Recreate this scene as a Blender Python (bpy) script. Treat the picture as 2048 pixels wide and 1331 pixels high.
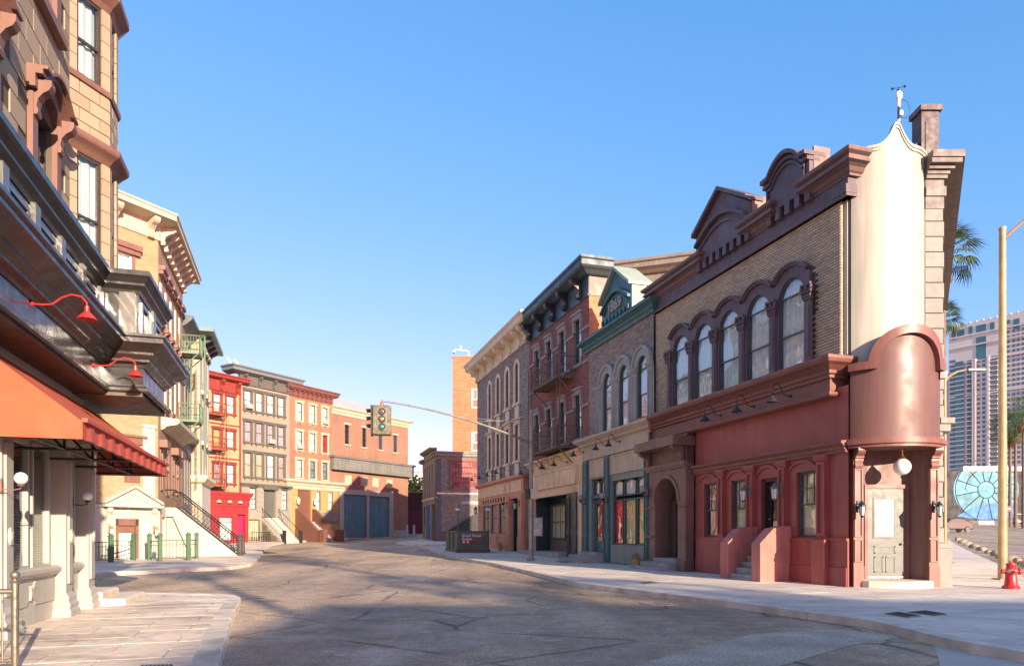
import bpy, bmesh, math, random
from math import sin, cos, pi, radians, sqrt, atan2
from mathutils import Vector, Matrix
random.seed(7)
for o in list(bpy.data.objects): bpy.data.objects.remove(o)
scene = bpy.context.scene
COL = scene.collection

# ---------------------------------------------------------------- camera
FPX, CU, CV, EYE = 1400.0, 1024.0, 1069.0, 1.5      # focal length / principal point in photo pixels, eye height
cam_d = bpy.data.cameras.new('camera'); cam = bpy.data.objects.new('camera', cam_d); COL.objects.link(cam)
cam.location = (0, 0, EYE); cam.rotation_euler = (pi/2, 0, 0)
cam_d.sensor_width = 36; cam_d.lens = 36*FPX/2048; cam_d.shift_y = (CV-665.5)/2048
cam_d.clip_start = 0.1; cam_d.clip_end = 3000
scene.camera = cam
# ---------------------------------------------------------------- sky and sun
SUN_EL, SUN_AZ = 15.0, atan2(.515, -.857)               # azimuth measured from +Y towards +X
w = bpy.data.worlds.new('World'); scene.world = w; w.use_nodes = True
nt = w.node_tree; bg = nt.nodes['Background']
sky = nt.nodes.new('ShaderNodeTexSky'); sky.sky_type = 'NISHITA'; sky.sun_disc = False
sky.sun_elevation = radians(SUN_EL); sky.sun_rotation = SUN_AZ
sky.air_density = 1.0; sky.dust_density = .6; sky.ozone_density = 1.6; sky.altitude = 0
sep = nt.nodes.new('ShaderNodeSeparateColor'); cmb = nt.nodes.new('ShaderNodeCombineColor'); nt.links.new(sky.outputs[0], sep.inputs[0])
for i, (g_, k_) in enumerate(((1.2,.585),(.64,1.06),(.55,1.76))):   # even tone curve per channel: flattens the zenith-to-horizon range as the photograph's does
    pw = nt.nodes.new('ShaderNodeMath'); pw.operation = 'POWER'; pw.inputs[1].default_value = g_; ml = nt.nodes.new('ShaderNodeMath'); ml.operation = 'MULTIPLY'; ml.inputs[1].default_value = k_
    nt.links.new(sep.outputs[i], pw.inputs[0]); nt.links.new(pw.outputs[0], ml.inputs[0]); nt.links.new(ml.outputs[0], cmb.inputs[i])
nt.links.new(cmb.outputs[0], bg.inputs[0]); bg.inputs[1].default_value = 0.15
sd = bpy.data.lights.new('sun', 'SUN'); sd.energy = 5.0; sd.angle = radians(0.55); sd.color = (1, .84, .64)
sun = bpy.data.objects.new('sun', sd); COL.objects.link(sun)
_s = Vector((sin(SUN_AZ)*cos(radians(SUN_EL)), cos(SUN_AZ)*cos(radians(SUN_EL)), sin(radians(SUN_EL))))
sun.rotation_euler = _s.to_track_quat('Z', 'Y').to_euler(); sun.location = (20, -40, 40)
scene.view_settings.view_transform = 'Standard'; scene.view_settings.look = 'None'
scene.view_settings.exposure = 1.08; scene.view_settings.gamma = 1
scene.render.engine = 'CYCLES'

# ---------------------------------------------------------------- helpers
def G(x, y):                                           # the street climbs gently away from the camera
    t = min(max(0.0, y-12), 138.0)
    return .00024*t*t
def gp(u, v, dz=.13):                                  # photo pixel -> point on the ground (lifted dz)
    lo, hi = 2.0, 110.0
    for _ in range(50):
        m = (lo+hi)/2
        if CV+FPX*(EYE-dz-G(0, m))/m > v: lo = m
        else: hi = m
    return ((u-CU)/FPX*lo, lo)
def at(u, y): return ((u-CU)/FPX*y, y)

def hexc(h):
    h = h.lstrip('#'); r = [int(h[i:i+2], 16)/255 for i in (0, 2, 4)]
    return tuple(c/12.92 if c <= .04045 else ((c+.055)/1.055)**2.4 for c in r)
MATS = {}; GAIN = [1.0]
def mat(name, col, rough=.6, var=.15, scale=1.5, bump=.15, bscale=60, metal=0.0, streak=0.0, island=0.0, spec=.5, coat=0.0, speck=0.0, stain=0.0):
    if name in MATS: return MATS[name]
    m = bpy.data.materials.new(name); m.use_nodes = True; MATS[name] = m
    n, l = m.node_tree.nodes, m.node_tree.links
    p = n['Principled BSDF']
    c = hexc(col) if isinstance(col, str) else col
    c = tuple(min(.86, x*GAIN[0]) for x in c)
    tc = n.new('ShaderNodeTexCoord')
    def noise(sc, det=4, src=None):
        t = n.new('ShaderNodeTexNoise'); t.inputs['Scale'].default_value = sc; t.inputs['Detail'].default_value = det
        l.new(src or tc.outputs['Object'], t.inputs['Vector']); return t.outputs[0]
    def mr(x, a, b, lo=.3, hi=.7):
        r = n.new('ShaderNodeMapRange'); r.inputs[1].default_value = lo; r.inputs[2].default_value = hi
        r.inputs[3].default_value = a; r.inputs[4].default_value = b; l.new(x, r.inputs[0]); return r.outputs[0]
    def mul(a, b):
        q = n.new('ShaderNodeMath'); q.operation = 'MULTIPLY'; l.new(a, q.inputs[0]); l.new(b, q.inputs[1]); return q.outputs[0]
    f = mr(noise(scale, 6), 1-var, 1+var)
    if streak:
        mp = n.new('ShaderNodeMapping'); mp.inputs['Scale'].default_value = (5, 5, .35); l.new(tc.outputs['Object'], mp.inputs[0])
        f = mul(f, mr(noise(1.6, 5, mp.outputs[0]), 1-streak, 1.05, .35, .6))
    if stain:
        mp2 = n.new('ShaderNodeMapping'); mp2.inputs['Scale'].default_value = (.6, 1.6, 1); l.new(tc.outputs['Object'], mp2.inputs[0])
        f = mul(f, mr(noise(.9, 9, mp2.outputs[0]), 1.04, 1-stain, .5, .64)); f = mul(f, mr(noise(6, 8), 1+.3*stain, 1-.5*stain, .45, .7))
    if speck:
        f = mul(f, mr(noise(bscale*1.3, 2), 1-speck, 1+speck, .35, .65))
    if island:
        g = n.new('ShaderNodeNewGeometry'); oi = n.new('ShaderNodeObjectInfo')
        ad = n.new('ShaderNodeMath'); ad.operation = 'ADD'; l.new(g.outputs['Random Per Island'], ad.inputs[0]); l.new(oi.outputs['Random'], ad.inputs[1])
        fr = n.new('ShaderNodeMath'); fr.operation = 'FRACT'; l.new(ad.outputs[0], fr.inputs[0])
        f = mul(f, mr(fr.outputs[0], 1-island, 1+island, 0, 1))
    vm = n.new('ShaderNodeVectorMath'); vm.operation = 'SCALE'; vm.inputs[0].default_value = c
    l.new(f, vm.inputs['Scale']); l.new(vm.outputs[0], p.inputs['Base Color'])
    l.new(mr(noise(scale*3, 4), max(.02, rough-.12), min(1, rough+.12)), p.inputs['Roughness'])
    p.inputs['Metallic'].default_value = metal; p.inputs['Specular IOR Level'].default_value = spec
    p.inputs['Coat Weight'].default_value = coat; p.inputs['Coat Roughness'].default_value = .08
    if bump:
        b = n.new('ShaderNodeBump'); b.inputs['Strength'].default_value = bump; b.inputs['Distance'].default_value = .01
        l.new(noise(bscale, 5), b.inputs['Height']); l.new(b.outputs[0], p.inputs['Normal'])
    return m
def glass_mat(name='window_glass', ior=2.1, tint=(.93, .96, .95), wave=.05):
    if name in MATS: return MATS[name]
    m = bpy.data.materials.new(name); m.use_nodes = True; MATS[name] = m
    n, l = m.node_tree.nodes, m.node_tree.links; n.remove(n['Principled BSDF'])
    tr = n.new('ShaderNodeBsdfTransparent'); tr.inputs[0].default_value = (*tint, 1)
    gl = n.new('ShaderNodeBsdfGlossy'); gl.inputs['Roughness'].default_value = .015; gl.inputs[0].default_value = (.95, .97, 1, 1)
    fr = n.new('ShaderNodeFresnel'); fr.inputs[0].default_value = ior
    tc = n.new('ShaderNodeTexCoord'); nz = n.new('ShaderNodeTexNoise'); nz.inputs['Scale'].default_value = 1.6; nz.inputs['Detail'].default_value = 1
    b = n.new('ShaderNodeBump'); b.inputs['Strength'].default_value = wave; b.inputs['Distance'].default_value = .3
    l.new(tc.outputs['Object'], nz.inputs[0]); l.new(nz.outputs[0], b.inputs['Height']); l.new(b.outputs[0], gl.inputs['Normal'])
    ge = n.new('ShaderNodeNewGeometry'); iv = n.new('ShaderNodeMath'); iv.operation = 'SUBTRACT'; iv.inputs[0].default_value = 1; l.new(ge.outputs['Backfacing'], iv.inputs[1])
    mm = n.new('ShaderNodeMath'); mm.operation = 'MULTIPLY'; l.new(fr.outputs[0], mm.inputs[0]); l.new(iv.outputs[0], mm.inputs[1])
    mx = n.new('ShaderNodeMixShader'); l.new(mm.outputs[0], mx.inputs[0]); l.new(tr.outputs[0], mx.inputs[1]); l.new(gl.outputs[0], mx.inputs[2])
    l.new(mx.outputs[0], n['Material Output'].inputs[0]); return m
GLASS = glass_mat()
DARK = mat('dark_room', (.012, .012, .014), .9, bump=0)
CURT = mat('white_curtain', (.8, .79, .74), .9, .08, 6, .0)
CURTY = mat('cream_blind', (.75, .62, .4), .9, .08, 6, .0)
BLIND = mat('grey_blind', (.42, .45, .42), .7, .05, 6, .0)

class MB:
    def __init__(s): s.v = []; s.f = []
    def add(s, vs, fs):
        k = len(s.v); s.v += [tuple(p) for p in vs]; s.f += [tuple(i+k for i in q) for q in fs]; return s
    def box(s, x0, x1, y0, y1, z0, z1):
        return s.add([(x0,y0,z0),(x1,y0,z0),(x1,y1,z0),(x0,y1,z0),(x0,y0,z1),(x1,y0,z1),(x1,y1,z1),(x0,y1,z1)],
                     [(0,3,2,1),(4,5,6,7),(0,1,5,4),(1,2,6,5),(2,3,7,6),(3,0,4,7)])
    def quad(s, a, b, c, d): return s.add([a,b,c,d], [(0,1,2,3)])
    def prism(s, poly, y0, y1):                        # polygon in x,z pushed along y
        n = len(poly); vs = [(x,y0,z) for x,z in poly]+[(x,y1,z) for x,z in poly]
        return s.add(vs, [tuple(range(n)), tuple(range(2*n-1, n-1, -1))]+[(i,(i+1)%n,(i+1)%n+n,i+n) for i in range(n)])
    def prismx(s, poly, x0, x1):                       # polygon in y,z pushed along x
        n = len(poly); vs = [(x0,y,z) for y,z in poly]+[(x1,y,z) for y,z in poly]
        return s.add(vs, [tuple(range(n)), tuple(range(2*n-1, n-1, -1))]+[(i,(i+1)%n,(i+1)%n+n,i+n) for i in range(n)])
    def prismz(s, poly, z0, z1):
        n = len(poly); vs = [(x,y,z0) for x,y in poly]+[(x,y,z1) for x,y in poly]
        return s.add(vs, [tuple(range(n)), tuple(range(2*n-1, n-1, -1))]+[(i,(i+1)%n,(i+1)%n+n,i+n) for i in range(n)])
    def sweep(s, path, prof, closed=False):            # profile (out, z) along a plan path; outwards is right of travel
        n, k = len(path), len(prof); vs = []
        for i, p in enumerate(path):
            a = path[i-1] if (i > 0 or closed) else None; b = path[(i+1) % n] if (i < n-1 or closed) else None
            def nrm(p, q):
                dx, dy = q[0]-p[0], q[1]-p[1]; L = math.hypot(dx, dy) or 1; return Vector((dy/L, -dx/L))
            if a is None: m = nrm(p, b)
            elif b is None: m = nrm(a, p)
            else:
                n1, n2 = nrm(a, p), nrm(p, b); m = (n1+n2); m = m/max(.25, m.length_squared/2) if m.length > 1e-6 else n1
            vs += [(p[0]+m.x*d, p[1]+m.y*d, z) for d, z in prof]
        fs = []
        for i in range(n if closed else n-1):
            j = (i+1) % n
            fs += [(i*k+q, j*k+q, j*k+(q+1) % k, i*k+(q+1) % k) for q in range(k)]
        if not closed: fs += [tuple(range(k)), tuple(range(n*k-1, (n-1)*k-1, -1))]
        return s.add(vs, fs)
    def tube(s, pts, r, n=8):
        pts = [Vector(p) for p in pts]; vs = []; up = Vector((0,0,1))
        rs = r if isinstance(r, (list, tuple)) else [r]*len(pts)
        for i, p in enumerate(pts):
            d = (pts[min(i+1, len(pts)-1)]-pts[max(i-1, 0)]).normalized()
            a = d.cross(up if abs(d.z) < .95 else Vector((1,0,0))).normalized(); b = d.cross(a)
            vs += [p+(a*cos(2*pi*k/n)+b*sin(2*pi*k/n))*rs[i] for k in range(n)]
        m = len(pts)
        fs = [(i*n+k, i*n+(k+1) % n, (i+1)*n+(k+1) % n, (i+1)*n+k) for i in range(m-1) for k in range(n)]
        return s.add(vs, fs+[tuple(range(n)), tuple(range(m*n-1, (m-1)*n-1, -1))])
    def lathe(s, prof, c=(0,0,0), n=16, a0=0, a1=2*pi):
        full = abs(a1-a0-2*pi) < 1e-6; m = n if full else n+1
        vs = [(c[0]+r*cos(a0+(a1-a0)*k/n), c[1]+r*sin(a0+(a1-a0)*k/n), c[2]+z) for r, z in prof for k in range(m)]
        fs = [(i*m+k, i*m+(k+1) % m, (i+1)*m+(k+1) % m, (i+1)*m+k) for i in range(len(prof)-1) for k in range(n)]
        if full:
            if prof[0][0] > 1e-6: fs.append(tuple(range(m-1, -1, -1)))
            if prof[-1][0] > 1e-6: fs.append(tuple((len(prof)-1)*m+k for k in range(m)))
        return s.add(vs, fs)
    def ball(s, c, r, n=16, sq=1.0):
        return s.lathe([(max(1e-4, r*sin(pi*i/10)), -r*sq*cos(pi*i/10)) for i in range(11)], c, n)
    def ring(s, cx, cz, r0, r1, y0, y1, a0=0, a1=pi, n=18):   # arch ring in the wall plane
        vs = []; fs = []
        for i in range(n+1):
            a = a0+(a1-a0)*i/n
            vs += [(cx+r*cos(a), y, cz+r*sin(a)) for r, y in ((r0,y0),(r1,y0),(r1,y1),(r0,y1))]
        for i in range(n): fs += [(i*4+q, i*4+(q+1) % 4, i*4+4+(q+1) % 4, i*4+4+q) for q in range(4)]
        return s.add(vs, fs+[(0,1,2,3), (n*4+3,n*4+2,n*4+1,n*4)])
    def bar(s, p, q, r=.02):                            # square bar between two points
        return s.tube([p, q], r, 4)
    def xf(s, M):
        s.v = [tuple(M @ Vector(p)) for p in s.v]; return s
    def join(s, o): return s.add(o.v, o.f)
    def mesh(s, name):
        me = bpy.data.meshes.new(name); me.from_pydata(s.v, [], s.f)
        b = bmesh.new(); b.from_mesh(me); bmesh.ops.recalc_face_normals(b, faces=b.faces); b.to_mesh(me); b.free()
        return me
    def build(s, name, m, parent=None, smooth=False, bevel=0.0, label=None):
        me = s.mesh(name); me.materials.append(m)
        return place(me, name, parent, smooth, bevel, label)
def place(me, name, parent=None, smooth=False, bevel=0.0, label=None, loc=None, rz=0):
    o = bpy.data.objects.new(name, me); COL.objects.link(o)
    if parent is not None: o.parent = parent
    if loc is not None: o.location = loc; o.rotation_euler.z = rz
    if smooth:
        for p in me.polygons: p.use_smooth = True
        try: me.set_sharp_from_angle(angle=radians(38))
        except Exception: pass
    if bevel:
        md = o.modifiers.new('bevel', 'BEVEL'); md.width = bevel; md.segments = 2; md.limit_method = 'ANGLE'; md.angle_limit = radians(40)
    if label: o['label'] = label
    return o
def tag(o, label, cat, group=None):
    o['label'] = label; o['category'] = cat
    if group: o['group'] = group
    return o
def struct(o): o['kind'] = 'structure'; return o
def empty(name, loc, rz, label, cat, group=None):
    o = bpy.data.objects.new(name, None); COL.objects.link(o); o.location = loc; o.rotation_euler.z = rz
    o.empty_display_size = .3
    return tag(o, label, cat, group)
def copy_thing(src, loc, rz, label, group=None):
    def cp(o, par):
        c = o.copy(); COL.objects.link(c); c.parent = par
        for ch in list(o.children): cp(ch, c)
        return c
    r = cp(src, None); r.location = loc; r.rotation_euler.z = rz; r['label'] = label
    if group: r['group'] = group
    return r

class Facade:                                            # x runs left to right seen from the street, y goes into the house
    def __init__(s, P, ang, z0=None):
        s.P = Vector(P); s.a = ang; s.X = Vector((cos(ang), sin(ang))); s.N = Vector((sin(ang), -cos(ang)))
        s.z0 = G(*P)+.13 if z0 is None else z0
    def _Y(s, u, d):
        a = (u-CU)/FPX; q = s.P+s.N*d                     # q + x X = Y (a,1)
        x = (a*q.y-q.x)/(s.X.x-a*s.X.y); return x, q.y+x*s.X.y
    def S(s, u, d=0): return s._Y(u, d)[0]
    def H(s, u, v, d=0): return EYE+(CV-v)/FPX*s._Y(u, d)[1]-s.z0
    def pt(s, u, v, d=0): return s.S(u, d), s.H(u, v, d)
    def W(s, x, d=0, h=0): p = s.P+s.X*x+s.N*d; return (p.x, p.y, s.z0+h)
    def thing(s, name, label, cat, group=None): return empty(name, (s.P.x, s.P.y, s.z0), s.a, label, cat, group)

def arch_pts(x0, x1, z1, rise, n=14):                     # from left spring over the crown to right spring
    w = (x1-x0)/2; cx = (x0+x1)/2
    R = (w*w+rise*rise)/(2*rise); a = math.asin(min(1, w/R))
    if rise > w: a = pi-a
    return [(cx+R*sin(-a+2*a*i/n), z1-R+R*cos(-a+2*a*i/n)) for i in range(n+1)]
def wall(mb, x0, x1, z0, z1, ops=(), d=0.0, thick=.3):
    """wall skin at y=-d with openings (x0,x1,z0,z1,rise) and their reveals"""
    y = -d
    ops = [tuple(o)+(0,)*(5-len(o)) for o in ops]
    xs = sorted({x0, x1, *[min(max(o[i], x0), x1) for o in ops for i in (0, 1)]})
    zs = sorted({z0, z1, *[min(max(o[i], z0), z1) for o in ops for i in (2, 3)]})
    for i in range(len(xs)-1):
        for j in range(len(zs)-1):
            cx, cz = (xs[i]+xs[i+1])/2, (zs[j]+zs[j+1])/2
            if any(o[0] < cx < o[1] and o[2] < cz < o[3] for o in ops): continue
            mb.quad((xs[i],y,zs[j]), (xs[i+1],y,zs[j]), (xs[i+1],y,zs[j+1]), (xs[i],y,zs[j+1]))
    for a, b, c, e, r in ops:
        sp = e-r; yb = y+thick
        mb.quad((a,y,c),(a,yb,c),(a,yb,sp),(a,y,sp)); mb.quad((b,y,c),(b,yb,c),(b,yb,sp),(b,y,sp)); mb.quad((a,y,c),(b,y,c),(b,yb,c),(a,yb,c))
        if r:
            P = arch_pts(a, b, e, r)
            for k in range(len(P)-1):
                p, q = P[k], P[k+1]
                mb.quad((p[0],y,p[1]),(q[0],y,q[1]),(q[0],y,e),(p[0],y,e)) if max(abs(e-p[1]),abs(e-q[1])) > 1e-5 else None
                mb.quad((p[0],y,p[1]),(q[0],y,q[1]),(q[0],yb,q[1]),(p[0],yb,p[1]))
        else: mb.quad((a,y,e),(b,y,e),(b,yb,e),(a,yb,e))
    return mb
def outline(x0, x1, z0, z1, rise):
    return [(x0,z0),(x1,z0)]+([(x1,z1),(x0,z1)] if not rise else arch_pts(x0,x1,z1,rise)[::-1])
def window(par, x0, x1, z0, z1, rise=0, d=-.12, fw=.06, fm=None, rails=(.5,), bars=(), curtain=None, cpart=1.0, sill=None, backing=True, glass=None, label=None):
    """par > window (frame) > pane(s), curtain, sill"""
    y = -d; f = MB(); O = outline(x0,x1,z0,z1,rise); I = outline(x0+fw,x1-fw,z0+fw,z1-fw,max(0,rise-fw*.6) if rise else 0)
    n = len(O); vs = [(x,y-.03,z) for x,z in O]+[(x,y-.03,z) for x,z in I]+[(x,y+.05,z) for x,z in O]+[(x,y+.05,z) for x,z in I]
    fs = []
    for i in range(n):
        j = (i+1) % n
        fs += [(i,j,n+j,n+i), (n+i,n+j,3*n+j,3*n+i), (2*n+i,2*n+j,j,i)]
    f.add(vs, fs)
    H = z1-z0; top = z1-rise if rise else z1
    zr = [z0]+[z0+H*r for r in rails]+[z1]
    for r in zr[1:-1]: f.box(x0+fw*.5, x1-fw*.5, y-.025, y+.04, r-fw*.4, r+fw*.4)
    for k, nb, nh in bars:                                # sash index, upright bars, cross bars
        a, b = zr[k], min(zr[k+1], top+1e9)
        for q in range(nb): 
            xx = x0+(x1-x0)*(q+1)/(nb+1); f.box(xx-.012, xx+.012, y-.012, y+.012, a, b-(.02 if b == z1 else 0))
        for q in range(nh):
            zz = a+(b-a)*(q+1)/(nh+1); f.box(x0+fw*.5, x1-fw*.5, y-.011, y+.011, zz-.012, zz+.012)
    w_ = f.build('window', fm, par, label=label)
    for k in range(len(zr)-1):
        g = MB(); a, b = zr[k], zr[k+1]; yy = y+(.022 if k == 0 else .004)
        if rise and k == len(zr)-2:
            P = [p for p in I if p[1] > a] ; P = [(x0+fw*.6, a), (x1-fw*.6, a)]+[p for p in P if p[1] > a+1e-4]
            g.prism(P, yy, yy+.006)
        else: g.box(x0+fw*.6, x1-fw*.6, yy, yy+.006, a, b)
        g.build('pane', glass or GLASS, w_)
    if curtain is not None:
        c = MB(); N = max(8, int((x1-x0)/.05)); zz0, zz1 = z0+.02, z1-.03
        if cpart < 1: zz0 = z1-(z1-z0)*cpart
        xs = [x0+.02+(x1-x0-.04)*i/N for i in range(N+1)]
        ph = random.random()*6
        def ctop(x):
            if not rise: return zz1
            P = arch_pts(x0,x1,z1,rise); 
            for p, q in zip(P, P[1:]):
                if p[0] <= x <= q[0]: return p[1]+(q[1]-p[1])*(x-p[0])/max(1e-6,q[0]-p[0])-.03
            return top
        vv = []
        for i, x in enumerate(xs):
            yy = y+.09+.018*sin(i*1.7+ph)+.01*sin(i*.6+ph*2); vv += [(x,yy,zz0),(x,yy,max(zz0+.01,ctop(x)))]
        c.add(vv, [(2*i,2*i+2,2*i+3,2*i+1) for i in range(N)]); c.build('curtain', curtain, w_)
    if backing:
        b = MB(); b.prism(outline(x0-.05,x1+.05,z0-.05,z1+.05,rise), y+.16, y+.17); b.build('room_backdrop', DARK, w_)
    if sill:
        sm, sp, sh = sill
        MB().box(x0-.08, x1+.08, -sp, y, z0-sh, z0).build('sill', sm, w_, bevel=.008)
    return w_
def inside(x, z, o, m=0):
    a, b, c, e, r = (tuple(o)+(0,))[:5]
    if not (a-m < x < b+m and c-m < z < e+m): return False
    if r and z > e-r:
        w = (b-a)/2; R = (w*w+r*r)/(2*r); return (x-(a+b)/2)**2+(z-(e-R))**2 < (R+m)**2
    return True
def bricks(par, x0, x1, z0, z1, excl, m, bw=.225, bh=.08, j=.015, d=0.0, proud=.014, nind=0, key=None, name='brick', bond=.5):
    """running-bond bricks standing proud of the mortar skin; the nind that show largest are objects, the rest one mesh"""
    L = []; row = 0; z = z0+j/2
    while z+bh-j < z1+.001:
        off = (row % 2)*bond*bw; x = x0-off
        while x < x1:
            a, b = max(x, x0)+j/2, min(x+bw, x1)-j/2
            if b-a > .03:
                xm, zm = (a+b)/2, z+(bh-j)/2
                if not any(inside(xm, zm, o, .0) or inside(a+.02, zm, o) or inside(b-.02, zm, o) for o in excl): L.append((a, b, z, z+bh-j))
            x += bw
        z += bh; row += 1
    if nind and key: L.sort(key=key)
    me = None
    for a, b, c, e in L[:nind]:
        full = abs((b-a)-(bw-j)) < 1e-4
        if full:
            if me is None: me = _brick(0, b-a, 0, e-c, -proud).mesh(name); me.materials.append(m)
            o = bpy.data.objects.new(name, me)
        else:
            me2 = _brick(0, b-a, 0, e-c, -proud).mesh(name); me2.materials.append(m); o = bpy.data.objects.new(name, me2)
        COL.objects.link(o); o.parent = par; o.location = (a, -d-random.uniform(0, .003), c)
    if len(L) > nind:
        q = MB()
        for a, b, c, e in L[nind:]: 
            t = _brick(a, b, c, e, -d-proud-random.uniform(-.003, .003), -d); q.add(t.v, t.f)
        o = q.build('brickwork', m, par); o['kind'] = 'stuff'
def _brick(x0, x1, z0, z1, yf, yb=0.0):
    e = .004
    return MB().add([(x0,yb,z0),(x1,yb,z0),(x1,yb,z1),(x0,yb,z1),(x0+e,yf,z0+e),(x1-e,yf,z0+e),(x1-e,yf,z1-e),(x0+e,yf,z1-e)],
                    [(4,5,6,7),(0,1,5,4),(1,2,6,5),(2,3,7,6),(3,0,4,7)])
CORN = [(0,0),(.08,0),(.08,.06),(.14,.1),(.2,.2),(.32,.26),(.42,.28),(.42,.36),(.36,.38),(.36,.44),(.48,.5),(.5,.56),(.5,.6),(0,.6)]
def scaled(prof, dmax, z0, z1):
    D = max(p[0] for p in prof); Z = max(p[1] for p in prof); return [(p[0]/D*dmax, z0+p[1]/Z*(z1-z0)) for p in prof]
def bracket(mb, x, w, z0, z1, proj, d=0.0):
    """scrolled bracket below a cornice"""
    h = z1-z0; P = [(0,0),(.25,.02),(.32,.12),(.22,.25),(.3,.45),(.55,.62),(.85,.72),(1,.85),(1,1),(0,1)]
    mb.prismx([(-d-p*proj, z0+q*h) for p, q in P], x-w/2, x+w/2)
def panel_frame(mb, x0, x1, z0, z1, d, t=.05, p=.025):
    """raised picture-frame moulding"""
    y = -d
    mb.box(x0,x1,y-p,y,z0,z0+t); mb.box(x0,x1,y-p,y,z1-t,z1); mb.box(x0,x0+t,y-p,y,z0+t,z1-t); mb.box(x1-t,x1,y-p,y,z0+t,z1-t)
def gooseneck(par_loc, rz, label, m, group, reach=.75, rise=.35, drop=.12, name='gooseneck_lamp', sc=.8):
    """arm leaves the wall along local -y"""
    t = empty(name, par_loc, rz, label, 'lamp', group)
    MB().lathe([(.0001,-.02),(.07*sc,-.02),(.07*sc,.01),(.04*sc,.03),(.0001,.03)], n=12).xf(Matrix.Rotation(pi/2,4,'X')).build('wall_plate', m, t, True)
    pts = [(0,0,0),(0,-.2*reach,.0),(0,-.38*reach,.12*rise),(0,-.55*reach,.7*rise),(0,-.72*reach,rise),(0,-.9*reach,.9*rise),(0,-reach,.45*rise),(0,-reach,.03)]
    MB().tube(pts, .02*sc).build('arm', m, t, True)
    MB().lathe([(a*sc, b*sc) for a, b in ((.035,.06),(.05,.05),(.055,-.08),(.08,-.1),(.21,-.24),(.215,-.26),(.2,-.25),(.06,-.1),(.03,-.1))], (0,-reach,0), 16).build('shade', m, t, True)
    for o in t.children: o.scale = (1,1,1)
    return t
def lantern(loc, rz, label, m, group, s=1.0):
    t = empty('wall_lantern', loc, rz, label, 'lantern', group)
    MB().box(-.05*s,.05*s,-.02,.0,-.14*s,.16*s).tube([(0,-.02,.05*s),(0,-.1*s,.12*s),(0,-.2*s,.1*s),(0,-.2*s,.03*s)], .012*s).build('bracket', m, t)
    b = MB(); c = (0,-.2*s,0)
    b.lathe([(.001,.16*s),(.03*s,.1*s),(.1*s,.03*s),(.11*s,0),(.085*s,0)], c, 6)
    b.lathe([(.06*s,-.24*s),(.03*s,-.27*s),(.001,-.3*s)], c, 6)
    for k in range(6):
        a = 2*pi*k/6; b.bar((.085*s*cos(a),-.2*s+.085*s*sin(a),0), (.06*s*cos(a),-.2*s+.06*s*sin(a),-.24*s), .008*s)
    b.build('cage', m, t)
    MB().lathe([(.078*s,-.005),(.054*s,-.235*s)], c, 6).build('glass', MATS['frosted'], t)
    return t
def globe_lamp(loc, rz, label, group, r=.14, m=None, gm='opal'):
    t = empty('globe_lamp', loc, rz, label, 'lamp', group)
    MB().box(-.3*r,.3*r,-.03,0,-1.4*r,.8*r).tube([(0,-.03,-.9*r),(0,-.14,-1.1*r),(0,-.24,-.8*r),(0,-.24,-.3*r)], .1*r).lathe([(.2*r,-.5*r),(.5*r,-.3*r),(.6*r,0),(.5*r,.06*r)], (0,-.24,0), 12).build('bracket', m or MATS['iron'], t, True)
    MB().ball((0,-.24,r*.9), r, 20).build('globe', MATS[gm], t, True)
    return t
mat('frosted', (.75,.74,.68), .25, .03, 5, 0)
mat('opal', (.85,.83,.78), .18, .03, 4, 0)
mat('smoky', (.26,.25,.22), .15, .1, 4, 0)
mat('iron', (.018,.018,.02), .45, .2, 8, .1)
def text_mesh(txt, size, depth, name='lettering', bold=False):
    cu = bpy.data.curves.new('t', 'FONT'); cu.body = txt; cu.size = size; cu.extrude = depth; cu.align_x = 'LEFT'; cu.resolution_u = 3
    if bold: cu.offset = size*.018
    o = bpy.data.objects.new('t', cu); COL.objects.link(o)
    dg = bpy.context.evaluated_depsgraph_get(); me = bpy.data.meshes.new_from_object(o.evaluated_get(dg)); me.name = name
    bpy.data.objects.remove(o); return me
def put_text(txt, size, par, x, y, z, m, depth=.004, center=False, bold=False, sx=1.0, name='lettering'):
    me = text_mesh(txt, size, depth, bold=bold); me.materials.append(m)
    if center:
        xs = [v.co.x for v in me.vertices]; x -= (max(xs)+min(xs))/2*sx
    o = bpy.data.objects.new(name, me); COL.objects.link(o); o.parent = par
    o.location = (x, y, z); o.rotation_euler = (pi/2, 0, 0); o.scale = (sx, 1, 1); return o
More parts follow.
